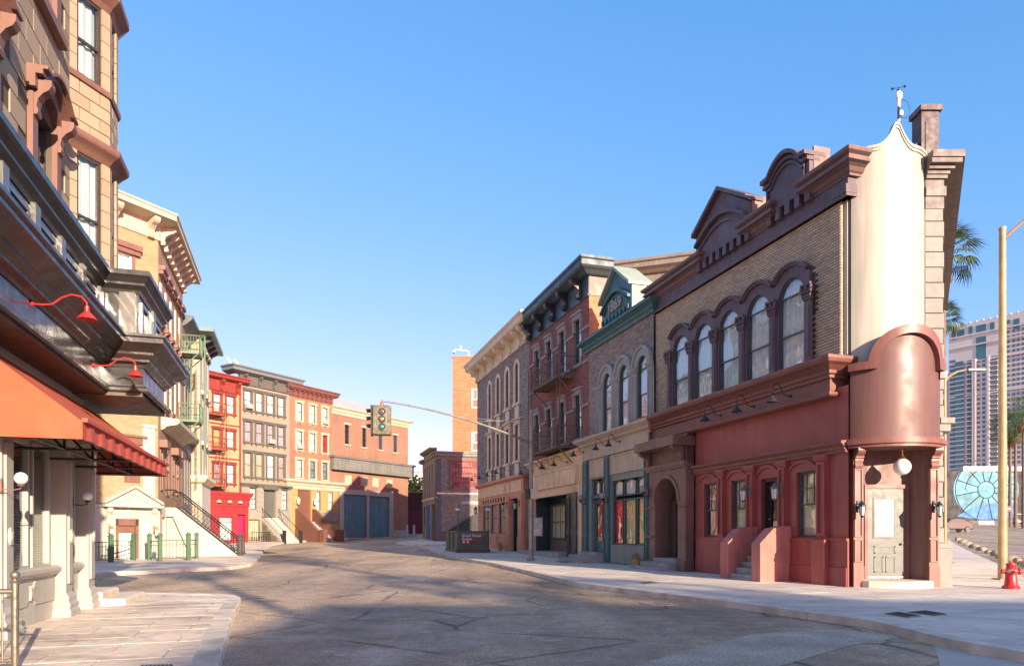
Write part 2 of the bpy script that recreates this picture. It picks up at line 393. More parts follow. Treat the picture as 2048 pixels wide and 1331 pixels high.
# ---------------------------------------------------------------- ground, kerbs, pavements
ASPH = mat('asphalt', (.41,.285,.178), .68, .2, .22, .6, 24, speck=.34, spec=.5)
def road_wear(m):
    """worn wheel tracks, tar-sealed cracks and pale scuffs over the asphalt"""
    n, l = m.node_tree.nodes, m.node_tree.links; p = n['Principled BSDF']; src = p.inputs['Base Color'].links[0].from_socket
    tc = n.new('ShaderNodeTexCoord')
    def nz(sc, det, vec=None):
        t = n.new('ShaderNodeTexNoise'); t.inputs['Scale'].default_value = sc; t.inputs['Detail'].default_value = det; l.new(vec or tc.outputs['Object'], t.inputs[0]); return t
    def ramp(x, lo, hi, a, b):
        r = n.new('ShaderNodeMapRange'); r.inputs[1].default_value = lo; r.inputs[2].default_value = hi; r.inputs[3].default_value = a; r.inputs[4].default_value = b; l.new(x, r.inputs[0]); return r.outputs[0]
    def mth(op, a, b):
        q = n.new('ShaderNodeMath'); q.operation = op; l.new(a, q.inputs[0]); l.new(b, q.inputs[1]); return q.outputs[0]
    mp = n.new('ShaderNodeMapping'); mp.inputs['Rotation'].default_value = (0,0,-.30); mp.inputs['Scale'].default_value = (.8,.12,1); l.new(tc.outputs['Object'], mp.inputs[0])
    f = ramp(nz(.7, 6, mp.outputs[0]).outputs[0], .35, .65, .72, 1.3)
    f = mth('MULTIPLY', f, ramp(nz(2.3, 8).outputs[0], .3, .7, .8, 1.2)); f = mth('MULTIPLY', f, ramp(nz(9, 8).outputs[0], .35, .65, .84, 1.16))
    wp = n.new('ShaderNodeMixRGB'); wp.inputs[0].default_value = .12; l.new(tc.outputs['Object'], wp.inputs[1]); l.new(nz(1.1, 4).outputs[1], wp.inputs[2])
    vo = n.new('ShaderNodeTexVoronoi'); vo.feature = 'DISTANCE_TO_EDGE'; vo.inputs['Scale'].default_value = .42; l.new(wp.outputs[0], vo.inputs[0])
    crack = ramp(vo.outputs[0], .004, .016, .38, 1.0); msk = ramp(nz(.3, 2).outputs[0], .47, .52, 1.0, 0.0)
    cm = n.new('ShaderNodeMath'); cm.operation = 'MAXIMUM'; l.new(crack, cm.inputs[0]); l.new(msk, cm.inputs[1]); f = mth('MULTIPLY', f, cm.outputs[0])
    vs = n.new('ShaderNodeVectorMath'); vs.operation = 'SCALE'; l.new(src, vs.inputs[0]); l.new(f, vs.inputs['Scale']); l.new(vs.outputs[0], p.inputs['Base Color'])
    l.new(ramp(nz(.8, 6).outputs[0], .35, .65, .5, .85), p.inputs['Roughness'])
road_wear(ASPH)
CONC = mat('pavement_concrete', (.66,.53,.41), .8, .12, .9, .3, 70, island=.09, speck=.1, stain=.34)
CONC2 = mat('pavement_concrete_grey', (.66,.545,.435), .8, .12, .9, .3, 70, island=.07, speck=.1, stain=.2)
KERB = mat('kerb_concrete', (.62,.52,.42), .8, .25, 2.2, .35, 50, speck=.1, island=.06)
JOINT = mat('joint_dirt', (.06,.05,.04), .95, .2, 4, .2)
def grid_sheet(name, xs, ys, m, dz=0):
    b = MB(); n = len(ys)
    b.add([(x, y, G(x, y)+dz) for x in xs for y in ys], [(i*n+j, (i+1)*n+j, (i+1)*n+j+1, i*n+j+1) for i in range(len(xs)-1) for j in range(n-1)])
    return b.build(name, m)
ys = [-80,-40,-10]+[float(y) for y in range(0,160,2)]+[200,300,500,900,1500]
struct(grid_sheet('ground', [-900,-300,-100,-60,-30,0,30,60,100,300,900], ys, ASPH))
def clip(poly, ax, val, keep_less):
    out = []
    for i, p in enumerate(poly):
        q = poly[(i+1) % len(poly)]
        a, b = (p[ax] <= val) == keep_less or p[ax] == val, (q[ax] <= val) == keep_less or q[ax] == val
        if a: out.append(p)
        if a != b:
            t = (val-p[ax])/(q[ax]-p[ax]); out.append((p[0]+(q[0]-p[0])*t, p[1]+(q[1]-p[1])*t))
    return out
def area(p): return abs(sum(p[i][0]*p[(i+1) % len(p)][1]-p[(i+1) % len(p)][0]*p[i][1] for i in range(len(p))))/2
def pavement(name, poly, ang, size, m, kerb_pts=None, kw=.28, h=.13, gap=.016, stagger=0.0, far=1e9, org=(0,0)):
    """slabs laid on a sub-base, edged by kerb stones; each slab and kerb stone is a piece of its own"""
    b = MB(); slabs = []
    c, s = cos(-ang), sin(-ang)
    R = [((p[0]-org[0])*c-(p[1]-org[1])*s, (p[0]-org[0])*s+(p[1]-org[1])*c) for p in poly]
    x0, x1 = min(p[0] for p in R), max(p[0] for p in R); y0, y1 = min(p[1] for p in R), max(p[1] for p in R)
    c, s = cos(ang), sin(ang); cnt = 0
    j = math.floor(y0/size[1])
    while j*size[1] < y1:
        off = stagger*size[0]*(j % 2)
        i = math.floor((x0-off)/size[0])
        while i*size[0]+off < x1:
            g = gap/2; P = R
            for ax, v, k in ((0,i*size[0]+off+g,False),(0,(i+1)*size[0]+off-g,True),(1,j*size[1]+g,False),(1,(j+1)*size[1]-g,True)):
                P = clip(P, ax, v, k)
                if len(P) < 3: break
            i += 1
            if len(P) < 3 or area(P) < .01: continue
            Wp = [(p[0]*c-p[1]*s+org[0], p[0]*s+p[1]*c+org[1]) for p in P]
            lift = random.uniform(-.0015, .0015); k = len(Wp); q = MB()
            q.add([(p[0],p[1],G(*p)+h-.05) for p in Wp]+[(p[0],p[1],G(*p)+h+lift) for p in Wp], [tuple(range(2*k-1,k-1,-1))]+[(a,(a+1) % k,k+(a+1) % k,k+a) for a in range(k)])
            slabs.append(q)
            Q = R
            for ax, v, kk in ((0,(i-1)*size[0]+off,False),(0,i*size[0]+off,True),(1,j*size[1],False),(1,(j+1)*size[1],True)): Q = clip(Q, ax, v, kk)
            Wq = [(p[0]*c-p[1]*s+org[0], p[0]*s+p[1]*c+org[1]) for p in Q]
            b.add([(p[0],p[1],G(*p)+h-.012) for p in Wq], [tuple(range(len(Wq)))])
        j += 1
    base = struct(b.build(name, JOINT))
    for q in slabs: q.build('slab', m, base)
    if kerb_pts:
        # resample kerb
        pts = [Vector(p) for p in kerb_pts]; L = [0]
        for a, b2 in zip(pts, pts[1:]): L.append(L[-1]+(b2-a).length)
        def P(t):
            for i in range(len(L)-1):
                if t <= L[i+1]: return pts[i].lerp(pts[i+1], (t-L[i])/max(1e-6, L[i+1]-L[i]))
            return pts[-1]
        t = 0
        while t < L[-1]-.05:
            st = 1.5; e = min(t+st, L[-1]); N = 4; path = [P(t+.006+(e-t-.012)*k/N) for k in range(N+1)]
            vs = []; 
            for k, p in enumerate(path):
                d = (P(min(L[-1], t+(e-t)*k/N+.1))-P(max(0, t+(e-t)*k/N-.1))).normalized(); nr = Vector((d.y,-d.x)); z = G(*p)
                for o, hh in ((kw,-.2),(kw,h+.004),(.02,h+.006),(-.005,h-.012),(-.02,-.2)):
                    vs.append((p.x+nr.x*o, p.y+nr.y*o, z+hh))
            q = MB(); q.add(vs, [(k*5+a,k*5+a+1,k*5+6+a,k*5+5+a) for k in range(N) for a in range(4)]+[(0,1,2,3,4), tuple(N*5+a for a in (4,3,2,1,0))])
            q.build('kerb_stone', KERB, base); t = e
    return base
RA = atan2(-.955, .296)                                   # heading of the right-hand frontage (left to right seen from the street)
LA = atan2(.955, -.296); FA = atan2(.85, .527)
RP0 = Vector((8.815, 18.4)); RX = Vector((.2961,-.9552))
kr = [gp(u,v) for u, v in ((2300,1338),(2048,1295),(1949,1279),(1874,1262),(1774,1239),(1624,1220),(1474,1200),(1324,1182),(1174,1164),(1080,1142),(994,1124),(946,1117),(914,1111),(889,1104),(860,1096),(846,1092))]
back = [(-7.5,60.5),(22,75),(40,90),(66,108)]
rs = [gp(u,v) for u, v in ((1892,1076),(1902,1081),(1981,1120),(2048,1153),(2300,1290))]
pavement('pavement_right', kr+[(kr[-1][0]+.6,kr[-1][1]+.8),(2,56),(14,38),(20,31.5),(26,44)]+[(r[0],r[1]) for r in rs], RA, (1.52,1.52), CONC2, kr[::-1])
kl = [gp(u,v) for u, v in ((420,1420),(435,1331),(450,1280),(465,1225),(480,1202),(481,1194),(470,1189),(440,1186),(350,1184),(168,1182))]
pavement('pavement_left_near', [(-14,14.4),(-14,2),(-2.4,2)]+kl[0:], RA+pi/2+.02, (1.25,.62), CONC, kl[::-1], stagger=.5)
k2 = [gp(u,v) for u, v in ((60,1150),(168,1145),(300,1139),(450,1132),(490,1126),(507,1114),(515,1104),(522,1096),(532,1089),(565,1083),(625,1079),(690,1076))]
pavement('pavement_left_far', k2+[(-14,81),(-26,69),(-33,62),(-34,30)], LA, (1.5,1.5), CONC, k2[::-1][::-1])
k3 = [gp(u,v) for u, v in ((900,1086),(850,1088),(815,1087),(797,1084),(812,1081))]
pavement('pavement_corner', k3+[(-9.4,78),(6,80),(6,62)], RA, (1.5,1.5), CONC2, k3[::-1])
# concrete patches and iron covers in the roadway
def sheet(name, px, m, dz, label=None):
    pts = [gp(u,v,0) for u, v in px]; b = MB(); b.add([(x,y,G(x,y)+dz) for x, y in pts], [tuple(range(len(pts)))]); return struct(b.build(name, m))
sheet('road_patch', ((1260,1331),(1500,1268),(1660,1256),(1810,1272),(1700,1290),(1560,1331),(1500,1400),(1150,1400)), mat('patch_asphalt', (.46,.36,.26), .85, .25, 1.2, .4, 24, speck=.35), .004)
sheet('concrete_apron', ((1866,1280),(1960,1284),(2048,1301),(2300,1345),(2300,1420),(1905,1420)), mat('apron_concrete', (.58,.49,.4), .8, .15, .8, .25, 70, speck=.08), .004)
PALEP = mat('pale_road_patch', (.50,.42,.33), .85, .25, 3, .4, 40, speck=.3)
def blot(name, u, v, r, m, n=9, sq=.5):
    x, y = gp(u,v,0); P = [(x+r*(.6+.6*random.random())*cos(2*pi*k/n), y+r*(.6+.6*random.random())*sin(2*pi*k/n)*sq*2) for k in range(n)]
    b = MB(); b.add([(a,c,G(a,c)+.004) for a, c in P], [tuple(range(n))]); return struct(b.build(name, m))
for u, v, r in ((662,1303,.13),(680,1310,.09),(850,1263,.12),(955,1231,.22),(1105,1280,.2),(1080,1277,.12),(640,1235,.08),(1060,1262,.07)): blot('road_patch', u, v, r, PALEP, 8, .35)
for u, v, r in ((505,1196,.3),(535,1201,.34),(520,1191,.2),(1330,1195,.5)): blot('road_patch', u, v, r, mat('old_patch_asphalt', (.30,.22,.15), .85, .3, 2.5, .5, 30, speck=.4), 10, .4)
IRON2 = mat('cover_iron', (.27,.21,.16), .6, .3, 6, .3)
def cover(name, px, label, slots, cat='drain cover', dz=.135):
    pts = [Vector((*gp(u,v,dz), 0)) for u, v in px]; c = sum(pts, Vector())/len(pts); c.z = G(c.x,c.y)+dz
    b = MB(); n = len(pts); L = [(p.x-c.x, p.y-c.y) for p in pts]
    t = empty(name, c, 0, label, cat)
    b.prismz(L, -.02, .006); b.build('plate', IRON2, t)
    if slots:
        s = MB(); a, bb, cc, d = [Vector((*l, 0)) for l in L]
        for k in range(slots):
            f = (k+.5)/slots; p, q = a.lerp(bb,f), d.lerp(cc,f); p, q = p.lerp(q,.08), p.lerp(q,.92); s.bar((p.x,p.y,.008),(q.x,q.y,.008),.008)
        s.build('bars', mat('grate_bar', (.10,.075,.055), .7, .2, 6, .1), t)
    return t
cover('drain_grate', ((1768,1226),(1793,1223),(1843,1231),(1815,1234)), 'left of the two rusty grates set in the pavement before the corner door', 10)
cover('drain_grate', ((1815,1223),(1848,1220),(1895,1228),(1868,1230)), 'right of the two rusty grates set in the pavement before the corner door', 10)
cover('utility_lid', ((1278,1163),(1300,1161),(1320,1165),(1290,1167)), 'small brown metal lid in the pavement before the red shopfront', 0)
cover('drain_grate', ((282,1329),(345,1328),(350,1338),(275,1340)), 'dark grate in the near left pavement at the bottom of the picture', 8)
cover('utility_lid', ((1110,1121),(1150,1119),(1165,1123),(1125,1125)), 'dark metal hatch in the pavement before the tan shopfront', 0)
def round_cover(u, v, r, label):
    x, y = gp(u,v,0); t = empty('manhole_cover', (x,y,G(x,y)+.002), 0, label, 'manhole cover')
    MB().lathe([(r,-.02),(r,.008),(r*.86,.008),(r*.86,.003),(r*.1,.005),(.001,.006)], n=28).build('rim', IRON2, t)
    q = MB()
    for k in range(8):
        a = 2*pi*k/8; q.box(-.02,.02,r*.3,r*.75,.002,.009)
        q.v[-8:] = [(p[0]*cos(a)-p[1]*sin(a), p[0]*sin(a)+p[1]*cos(a), p[2]) for p in q.v[-8:]]
    q.build('ribs', IRON2, t)
round_cover(1318, 1206, .42, 'round worn manhole cover in the road by the right kerb')
# ================================================================ right-hand frontage
FR = Facade(RP0, RA)
def RF(x, z0=None): p = RP0+RX*x; return Facade((p.x, p.y), RA, z0)
def rel(F, C):
    a = Matrix.Translation((F.P.x,F.P.y,F.z0)) @ Matrix.Rotation(F.a,4,'Z'); b = Matrix.Translation((C.P.x,C.P.y,C.z0)) @ Matrix.Rotation(C.a,4,'Z')
    return a.inverted() @ b
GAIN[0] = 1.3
MORT = mat('mortar', (.085,.07,.06), .9, .2, 4, .2)
BR_TAN = mat('tan_brick', (.42,.315,.205), .85, .1, .6, .2, 80, island=.16)
PLUM = mat('plum_paint', (.098,.065,.07), .55, .12, .8, .08, 40, streak=.18)
REDP = mat('red_paint', (.25,.056,.048), .42, .14, .6, .06, 30, streak=.14)
REDC = mat('red_brown_paint', (.16,.06,.046), .45, .12, .8, .06, 30, streak=.12)
BROWN = mat('brown_paint', (.155,.085,.068), .5, .12, .9, .08, 30, streak=.15)
BRDRUM = mat('gloss_brown_paint', (.115,.052,.043), .5, .08, .5, .05, 20, coat=.0, streak=.08)
CREAM = mat('cream_render', (.335,.305,.24), .45, .06, .8, .06, 30, streak=.12)
STONE = mat('grey_limestone', (.205,.19,.165), .75, .1, 2, .2, 60, island=.06)
GREYW = mat('dark_window_paint', (.05,.06,.065), .45, .1, 4, .05)
STEP = mat('grey_step_stone', (.24,.22,.2), .8, .2, 3, .3, 50)
BLACKM = mat('black_lamp_enamel', (.022,.025,.03), .4, .1, 6, .05)
BRASS = mat('brass', (.6,.4,.14), .3, .1, 6, 0, metal=1)
DOORG = mat('grey_green_door', (.11,.11,.095), .45, .08, 2, .05)

# ---- corner building with five arches
cb = RF(-10.4, .14); CB = cb.thing('corner_building', 'tan brick corner building with red shopfront, five plum arches and rounded cream corner', 'building')
L = 10.4; bd = -.1
def loc(F, pts): i = rel(F, Facade((0,0),0.0,F.z0)); return [tuple((i @ Vector((x,y,0)))[:2]) for x, y in pts]
MB().prismz([(.02,.7),(9.6,.7)]+loc(cb, [(9.5,19.2),(10.9,19.4),(17,30),(12,33)])+[(.02,6)], -.4, 10.9).build('outer_walls', BR_TAN, CB)
cxs = [2.07+1.54*k for k in range(5)]; ops = [(c-.55,c+.55,6.02,8.86,.55) for c in cxs]
m = MB(); wall(m, 0, 10.06, 5.9, 10.4, ops, bd, .35); m.quad((10.06,-bd,5.9),(10.06,.7,5.9),(10.06,.7,10.4),(10.06,-bd,10.4)); m.build('mortar_wall', MORT, CB)
ex = [(1.25,8.98,5.9,8.3)]+[(c-.9,c+.9,7.6,9.2,.9) for c in cxs]
bricks(CB, 0, 10.06, 6.03, 10.28, ex, BR_TAN, d=bd, nind=300, key=lambda b: -b[1])
q = MB()                                               # brick return at the corner, facing the camera
z = 6.03; r = 0
while z < 10.25:
    for a, b in (((.1,.2),(.21,.42),(.43,.6)) if r % 2 else ((.1,.31),(.32,.52),(.53,.6))): q.box(10.05, 10.075, a+.004, b-.004, z+.005, z+.07)
    z += .075; r += 1
o = q.build('brickwork', BR_TAN, CB); o['kind'] = 'stuff'
for c in cxs:                                           # arched surrounds
    s = MB(); N = 22; vs = []; fs = []
    for i in range(N+1):
        a = pi*i/N; ro = min(.94, .77/max(1e-6, abs(cos(a)))); 
        for rr, y in ((.55,.1),(.55,-.02),(ro,-.02),(ro,.1)): vs.append((c+rr*cos(a), y, 8.31+rr*sin(a)))
    for i in range(N): fs += [(i*4+k, i*4+k+1, i*4+5+k, i*4+4+k) for k in range(3)]
    s.add(vs, fs); s.box(c-.77,c-.55,-.02,.1,6.0,8.31); s.box(c+.55,c+.77,-.02,.1,6.0,8.31)
    s.build('arch_surround', PLUM, CB)
    a0 = math.acos(.765/.99); MB().ring(c, 8.31, .87, .99, -.1, .02, a0, pi-a0, 20).ring(c, 8.31, .93, .99, -.14, -.1, a0, pi-a0, 20).build('hood_mould', PLUM, CB)
    window(CB, c-.55, c+.55, 6.02, 8.86, .55, -.06, .05, GREYW, rails=(.42,.82), curtain=CURT, cpart=1.0)
for k in range(6):                                     # pilasters with leafy capitals
    x = 1.30+1.54*k; pl = MB().box(x-.12,x+.12,-.08,.0,6.0,7.98).box(x-.15,x+.15,-.11,0,6.0,6.25).box(x-.06,x+.06,-.1,-.08,6.4,7.85).build('pilaster', PLUM, CB)
    cp = MB().box(x-.16,x+.16,-.12,0,7.98,8.03).box(x-.2,x+.2,-.18,0,8.36,8.43)
    for zz, w_, n in ((8.08,.14,4),(8.2,.165,4),(8.3,.19,3)):
        for i in range(n): cp.ball((x-w_+2*w_*i/(n-1), -w_*.6-.02, zz), .055, 6, 1.25)
        cp.box(x-w_+.03,x+w_-.03,-w_*.6,0,zz-.07,zz+.07)
    cp.build('capital', PLUM, pl)
# frieze, broken cornice, two parapet gables
MB().box(-.0,L,.02,.5,10.28,10.80).box(-.02,L+.02,-.05,.3,10.28,10.36).box(L-.5,L+.03,-.07,.3,10.36,10.58).build('frieze', PLUM, CB)
prof = scaled(CORN, .42, 10.78, 11.34)
CT = mat('plum_cornice_paint', (.125,.07,.062), .5, .12, .8, .08, 30, streak=.15)
for a, b in ((-.05,3.42),(6.32,7.3),(9.1,10.42)):
    MB().sweep([(a,.4),(a,.06),(b,.06),(b,.4)], prof).build('cornice', CT, CB)
def gable(x0, x1, z0, pts, name, m, dent, d0=.14, inset=None):
    g = MB().prism([(x0,z0+.32)]+pts+[(x1,z0+.32)], -d0, .35).build(name, m, CB)
    t = MB(); n = dent; w_ = (x1-x0)/(2*n+1)
    for k in range(n+1): t.box(x0+2*k*w_, x0+(2*k+1)*w_, -d0, .3, z0, z0+.32)
    t.build('dentils', m, g); MB().box(x0+.05,x1-.05,.15,.3,z0,z0+.32).build('recess_back', PLUM, g)
    return g
bow = [(7.25+1.89*(.0),11.95)]
top = [(7.22,11.98),(7.5,12.0)]+[(7.5+1.39*i/12, 12.0+.42*sin(pi*i/12)**.8) for i in range(1,12)]+[(8.89,12.0),(9.17,11.98)]
g1 = gable(7.25, 9.14, 10.74, [(7.25,11.98)]+top[1:-1]+[(9.14,11.98)], 'bowed_gable', PLUM, 4)
def rimstrip(par, P, t, y0, y1, m, name='coping'):
    s = MB(); n = len(P); vs = []
    for x, z in P: vs += [(x,y0,z),(x,y0,z+t),(x,y1,z+t),(x,y1,z)]
    s.add(vs, [(i*4+k, i*4+(k+1) % 4, i*4+4+(k+1) % 4, i*4+4+k) for i in range(n-1) for k in range(4)]+[(0,1,2,3), (n*4-1,n*4-2,n*4-3,n*4-4)]); return s.build(name, m, par)
rimstrip(g1, top, .12, -.34, .4, PLUM); rimstrip(g1, [(x,z-.14) for x,z in top], .1, -.24, .2, PLUM)
inner = [(7.42,11.2)]+[(7.42+.1+1.35*i/12, 11.72+.42*sin(pi*i/12)**.8) for i in range(13)]+[(8.97,11.2)]
rimstrip(g1, [(7.4,11.1),(7.4,11.74)]+inner[1:-1]+[(8.99,11.74),(8.99,11.1)], .08, -.2, -.13, PLUM, 'panel_moulding')
MB().box(9.1,9.16,.0,.55,11.3,12.25).box(9.1,9.15,.55,.85,11.3,11.95).box(9.1,9.15,.85,1.1,11.3,11.6).box(7.6,9.1,.36,.6,11.0,12.0).build('gable_buttress', mat('pinkish_render', (.26,.14,.115), .7, .12, 2, .1), g1)
gt = [(3.30,11.96),(3.36,12.05),(4.86,13.02),(6.37,12.05),(6.43,11.96)]
g2 = gable(3.36, 6.37, 10.74, [(3.36,11.96),(4.86,12.95),(6.37,11.96)], 'pointed_gable', PLUM, 7)
rimstrip(g2, [(3.28,11.98),(4.86,12.98),(6.45,11.98)], .14, -.3, .4, PLUM)
arc = [(3.45+2.83*i/14, 11.55+.55*sin(pi*i/14)) for i in range(15)]
rimstrip(g2, arc, .1, -.3, -.13, PLUM, 'arch_moulding'); rimstrip(g2, [(x,z-.25) for x,z in arc[1:-1]], .07, -.2, -.13, PLUM, 'arch_moulding')
MB().box(6.3,6.4,0,.5,11.2,12.15).box(6.3,6.39,.5,.8,11.2,12.0).box(4,6.2,.36,.7,11,12.2).build('gable_buttress', MATS['pinkish_render'], g2)
# shopfront wall
xs_w = [(3.65,4.54,1.30,3.16),(5.27,6.14,1.30,3.16),(6.83,7.70,.9,3.10),(8.45,9.32,1.30,3.16)]
m = MB(); wall(m, 3.1, 10.44, -.3, 5.3, xs_w, 0, .3); m.build('shopfront_wall', REDP, CB)
base = MB().box(3.2,6.55,-.05,0,-.3,1.2).box(8.0,10.46,-.05,0,-.3,1.2).box(3.2,6.5,-.08,0,-.3,.5).box(8.05,10.44,-.08,0,-.3,.5).box(3.2,6.55,-.085,0,1.2,1.27).box(8.0,10.46,-.085,0,1.2,1.27)
base.build('plinth', REDP, CB)
MB().box(9.28,9.80,-.22,-.05,-.3,1.24).build('pedestal', REDP, CB, bevel=.02)
for a, b in ((4.62,4.98),(6.2,6.6),(7.74,8.10),(9.36,9.74)):
    p = MB().box(a,b,-.09,0,1.27,3.4).box(a-.03,b+.03,-.14,0,3.4,3.46).box(a-.05,b+.05,-.17,0,3.46,3.54)
    panel_frame(p, a+.03, b-.03, 1.35, 3.35, .09, .07, .05); p.build('pilaster', REDP, CB)
for a, b in ((3.3,4.58),(5.02,6.17),(6.63,7.72),(8.12,9.34)):
    s = MB(); P = arch_pts(a+.05, b-.05, 3.5, .22, 12); s2 = []
    vs = []
    for x, z in P: vs += [(x,-.06,z-.07),(x,-.06,z),(x,.0,z),(x,0,z-.07)]
    n = len(P); s.add(vs, [(i*4+k, i*4+(k+1) % 4, i*4+4+(k+1) % 4, i*4+4+k) for i in range(n-1) for k in range(4)]); s.build('arch_moulding', REDP, CB)
def shop_sash(x0, x1, z0, z1, cur):
    w_ = window(CB, x0, x1, z0, z1, 0, -.12, .06, GREYW, rails=(.5,), bars=((1,2,1),), curtain=cur)
for (a, b, c, e), cu in zip((xs_w[0], xs_w[1], xs_w[3]), (mat('rose_curtain', (.5,.2,.17), .9, .1, 5, 0), CURTY, CURTY)): shop_sash(a, b, c, e, cu)
dr = MB().box(6.83,7.70,.25,.3,.9,3.1).box(6.83,6.9,.1,.25,.9,3.1).box(7.63,7.7,.1,.25,.9,3.1).box(6.9,7.63,.1,.25,3.0,3.1).build('door', mat('dark_door_paint', (.05,.028,.024), .4, .1, 3, .05), CB)
MB().prism(outline(7.02,7.5,1.55,2.9,.12), .235, .245).build('door_pane', glass_mat('door_glass', 2.2, (.2,.22,.2)), dr); MB().ball((6.97,.21,1.85), .035, 10).build('door_knob', BRASS, dr, True)
# ledge, fascia board, big cornice
MB().sweep([(3.05,.02),(10.42,.02)], [(0,3.54),(.1,3.54),(.1,3.6),(.14,3.63),(.14,3.7),(.2,3.75),(.24,3.78),(.24,3.84),(0,3.86)]).build('ledge', REDC, CB)
MB().sweep([(-.15,.3),(-.15,0),(9.8,0),(9.8,.3)], [(0,5.06),(.3,5.06),(.34,5.1),(.34,5.16),(.22,5.2),(.22,5.52),(.3,5.55),(.3,5.62),(.36,5.66),(.36,5.74),(.5,5.84),(.62,5.9),(.66,5.98),(.66,6.06),(0,6.08)]).build('cornice', REDC, CB)
# brown arched portal
po = (.72,2.45,-.3,3.5,.86)
p = MB(); wall(p, .1, 3.0, -.3, 4.0, [po], .35, .75); p.quad((3.0,-.35,-.3),(3.0,0,-.3),(3.0,0,5.0),(3.0,-.35,5.0)); p.quad((.1,-.35,-.3),(.1,0,-.3),(.1,0,5.0),(.1,-.35,5.0)); p.box(.1,3.0,-.3,0,4.0,5.06)
PT = p.build('portal', BROWN, CB)
MB().ring(1.585,2.64,.88,1.0,-.4,-.34,0,pi,20).box(.05,3.05,-.46,-.3,3.92,4.06).box(.08,3.03,-.42,-.3,3.84,3.92).box(.05,3.05,-.9,.0,4.62,4.96).build('portal_mouldings', BROWN, PT)
for a, b in ((.04,.62),(2.55,3.06)):
    for z0, z1, dd_ in ((1.25,1.33,-.41),(2.4,2.46,-.41),(-.3,.4,-.44)): MB().box(a,b,dd_,-.3,z0,z1).build('pier_band', BROWN, PT)
for x in (.3,2.8):
    b = MB(); bracket(b, x, .2, 4.06, 4.64, .48, .35); b.build('console', BROWN, PT)
dd = MB().box(.72,2.45,.42,.5,.45,3.4).box(.8,1.2,.3,.42,.45,2.6).box(1.95,2.4,.3,.42,.45,2.6).box(.8,2.4,.3,.42,2.55,2.7).build('door', mat('brown_door', (.07,.04,.03), .45, .1, 2, .05), CB)
MB().prism(outline(1.3,1.9,1.15,2.4,.3), .405,.415).build('door_pane', GLASS, dd); c_ = MB().prism(outline(1.28,1.92,1.12,2.42,.3), .417,.419).build('door_curtain', CURTY, dd)
for k, (a, b, yy, zz) in enumerate(((.1,2.55,-1.15,.17),(.35,2.5,-.8,.33),(.72,2.45,-.45,.48))): MB().box(a,b,yy,.5,-.2,zz).build('step', STEP, CB, bevel=.015)
# stoop with sloping cheek walls
ST = mat('stoop_render', (.36,.125,.1), .75, .14, 1.5, .2, 40, streak=.12)
for x in (6.25,7.82):
    MB().prismx([(0,-.3),(-1.08,-.3),(-1.08,1.12),(-.62,1.55),(-.3,1.62),(0,1.62)], x, x+.42).build('stoop_wall', ST, CB, bevel=.012)
for k in range(5): MB().box(6.67,7.82,-1.0+.2*k,.25,-.2,.18*(k+1)).build('step', STEP, CB, bevel=.012)
# rounded corner: curved drum seen over a recessed doorway
cc = Facade((8.92,18.42), 0.0, .14); RM = rel(cb, cc); CH, SG = 2.3, .55; RR = (CH*CH/4+SG*SG)/(2*SG); HA = math.asin(CH/2/RR)
CHX = [1.0]
def cyl(t, off=0): a = -HA+2*HA*t; r = RR+off; y = RR-SG-r*cos(a); return ((CH/2+r*sin(a))*CHX[0]+(.06 if CHX[0] < 1 else 0), y if CHX[0] == 1 else y*.6+.14)
def drum(z0, topf, off, thick, n=40, botf=None):
    s = MB(); vs = []
    for i in range(n+1):
        t = i/n; x, y = cyl(t, off); xi, yi = cyl(t, off-thick); zt = topf(t); zb = botf(t) if botf else z0
        vs += [(x,y,zb),(x,y,zt),(xi,yi,zt),(xi,yi,zb)]
    return s.add(vs, [(i*4+k, i*4+(k+1) % 4, i*4+4+(k+1) % 4, i*4+4+k) for i in range(n) for k in range(4)]+[(0,1,2,3), (n*4+3,n*4+2,n*4+1,n*4)]).xf(RM)
def ogee(t):
    q = abs(t-.52)/.5
    if q < .05: return 12.02
    if q < .5: f = (q-.05)/.45; return 12.02-.56*(1-(1-f)**2.6)
    if q < .8: return 11.46-.05*((q-.5)/.3)**2
    f = min(1, (q-.8)/.2); return 11.41-.34*(1-sqrt(max(0, 1-f*f)))
CHX[0] = .865
drum(5.86, ogee, -.02, .3).build('cream_drum', CREAM, CB, True)
drum(0, lambda t: ogee(t)+.07, .07, .4, botf=lambda t: ogee(t)-.0).build('drum_coping', CREAM, CB, True)
drum(0, lambda t: ogee(t)-.0, .03, .1, botf=lambda t: ogee(t)-.07).build('drum_coping', CREAM, CB, True)
CHX[0] = 1.0
def crown(t):
    q = (t-.54)/.31
    return 5.78 if abs(q) >= 1 else 5.78+.78*sqrt(1-q*q)
drum(3.75, lambda t: crown(t)-.02, .04, .25, 60).build('brown_drum', BRDRUM, CB, True)
def cr2(t):
    q = (t-.54)/.37
    return 5.82 if abs(q) >= 1 else max(5.82, 5.78+.93*sqrt(1-q*q))
def cr1(t):
    q = (t-.54)/.30
    return 5.62 if abs(q) >= 1 else max(5.62, 5.72+.76*sqrt(1-q*q))
drum(0, cr2, .17, .2, 90, cr1).build('drum_arch', REDC, CB, True)
drum(3.62, lambda t: 3.86, .16, .3).build('drum_ledge', REDC, CB, True); drum(3.70, lambda t: 3.80, .22, .3).build('drum_ledge', REDC, CB, True)
for t in (.97,):
    x, y = cyl(t,.1); b = MB().box(x-.09,x+.09,y-.07,y+.1,5.44,5.62); b.xf(RM).build('corbel', REDC, CB)
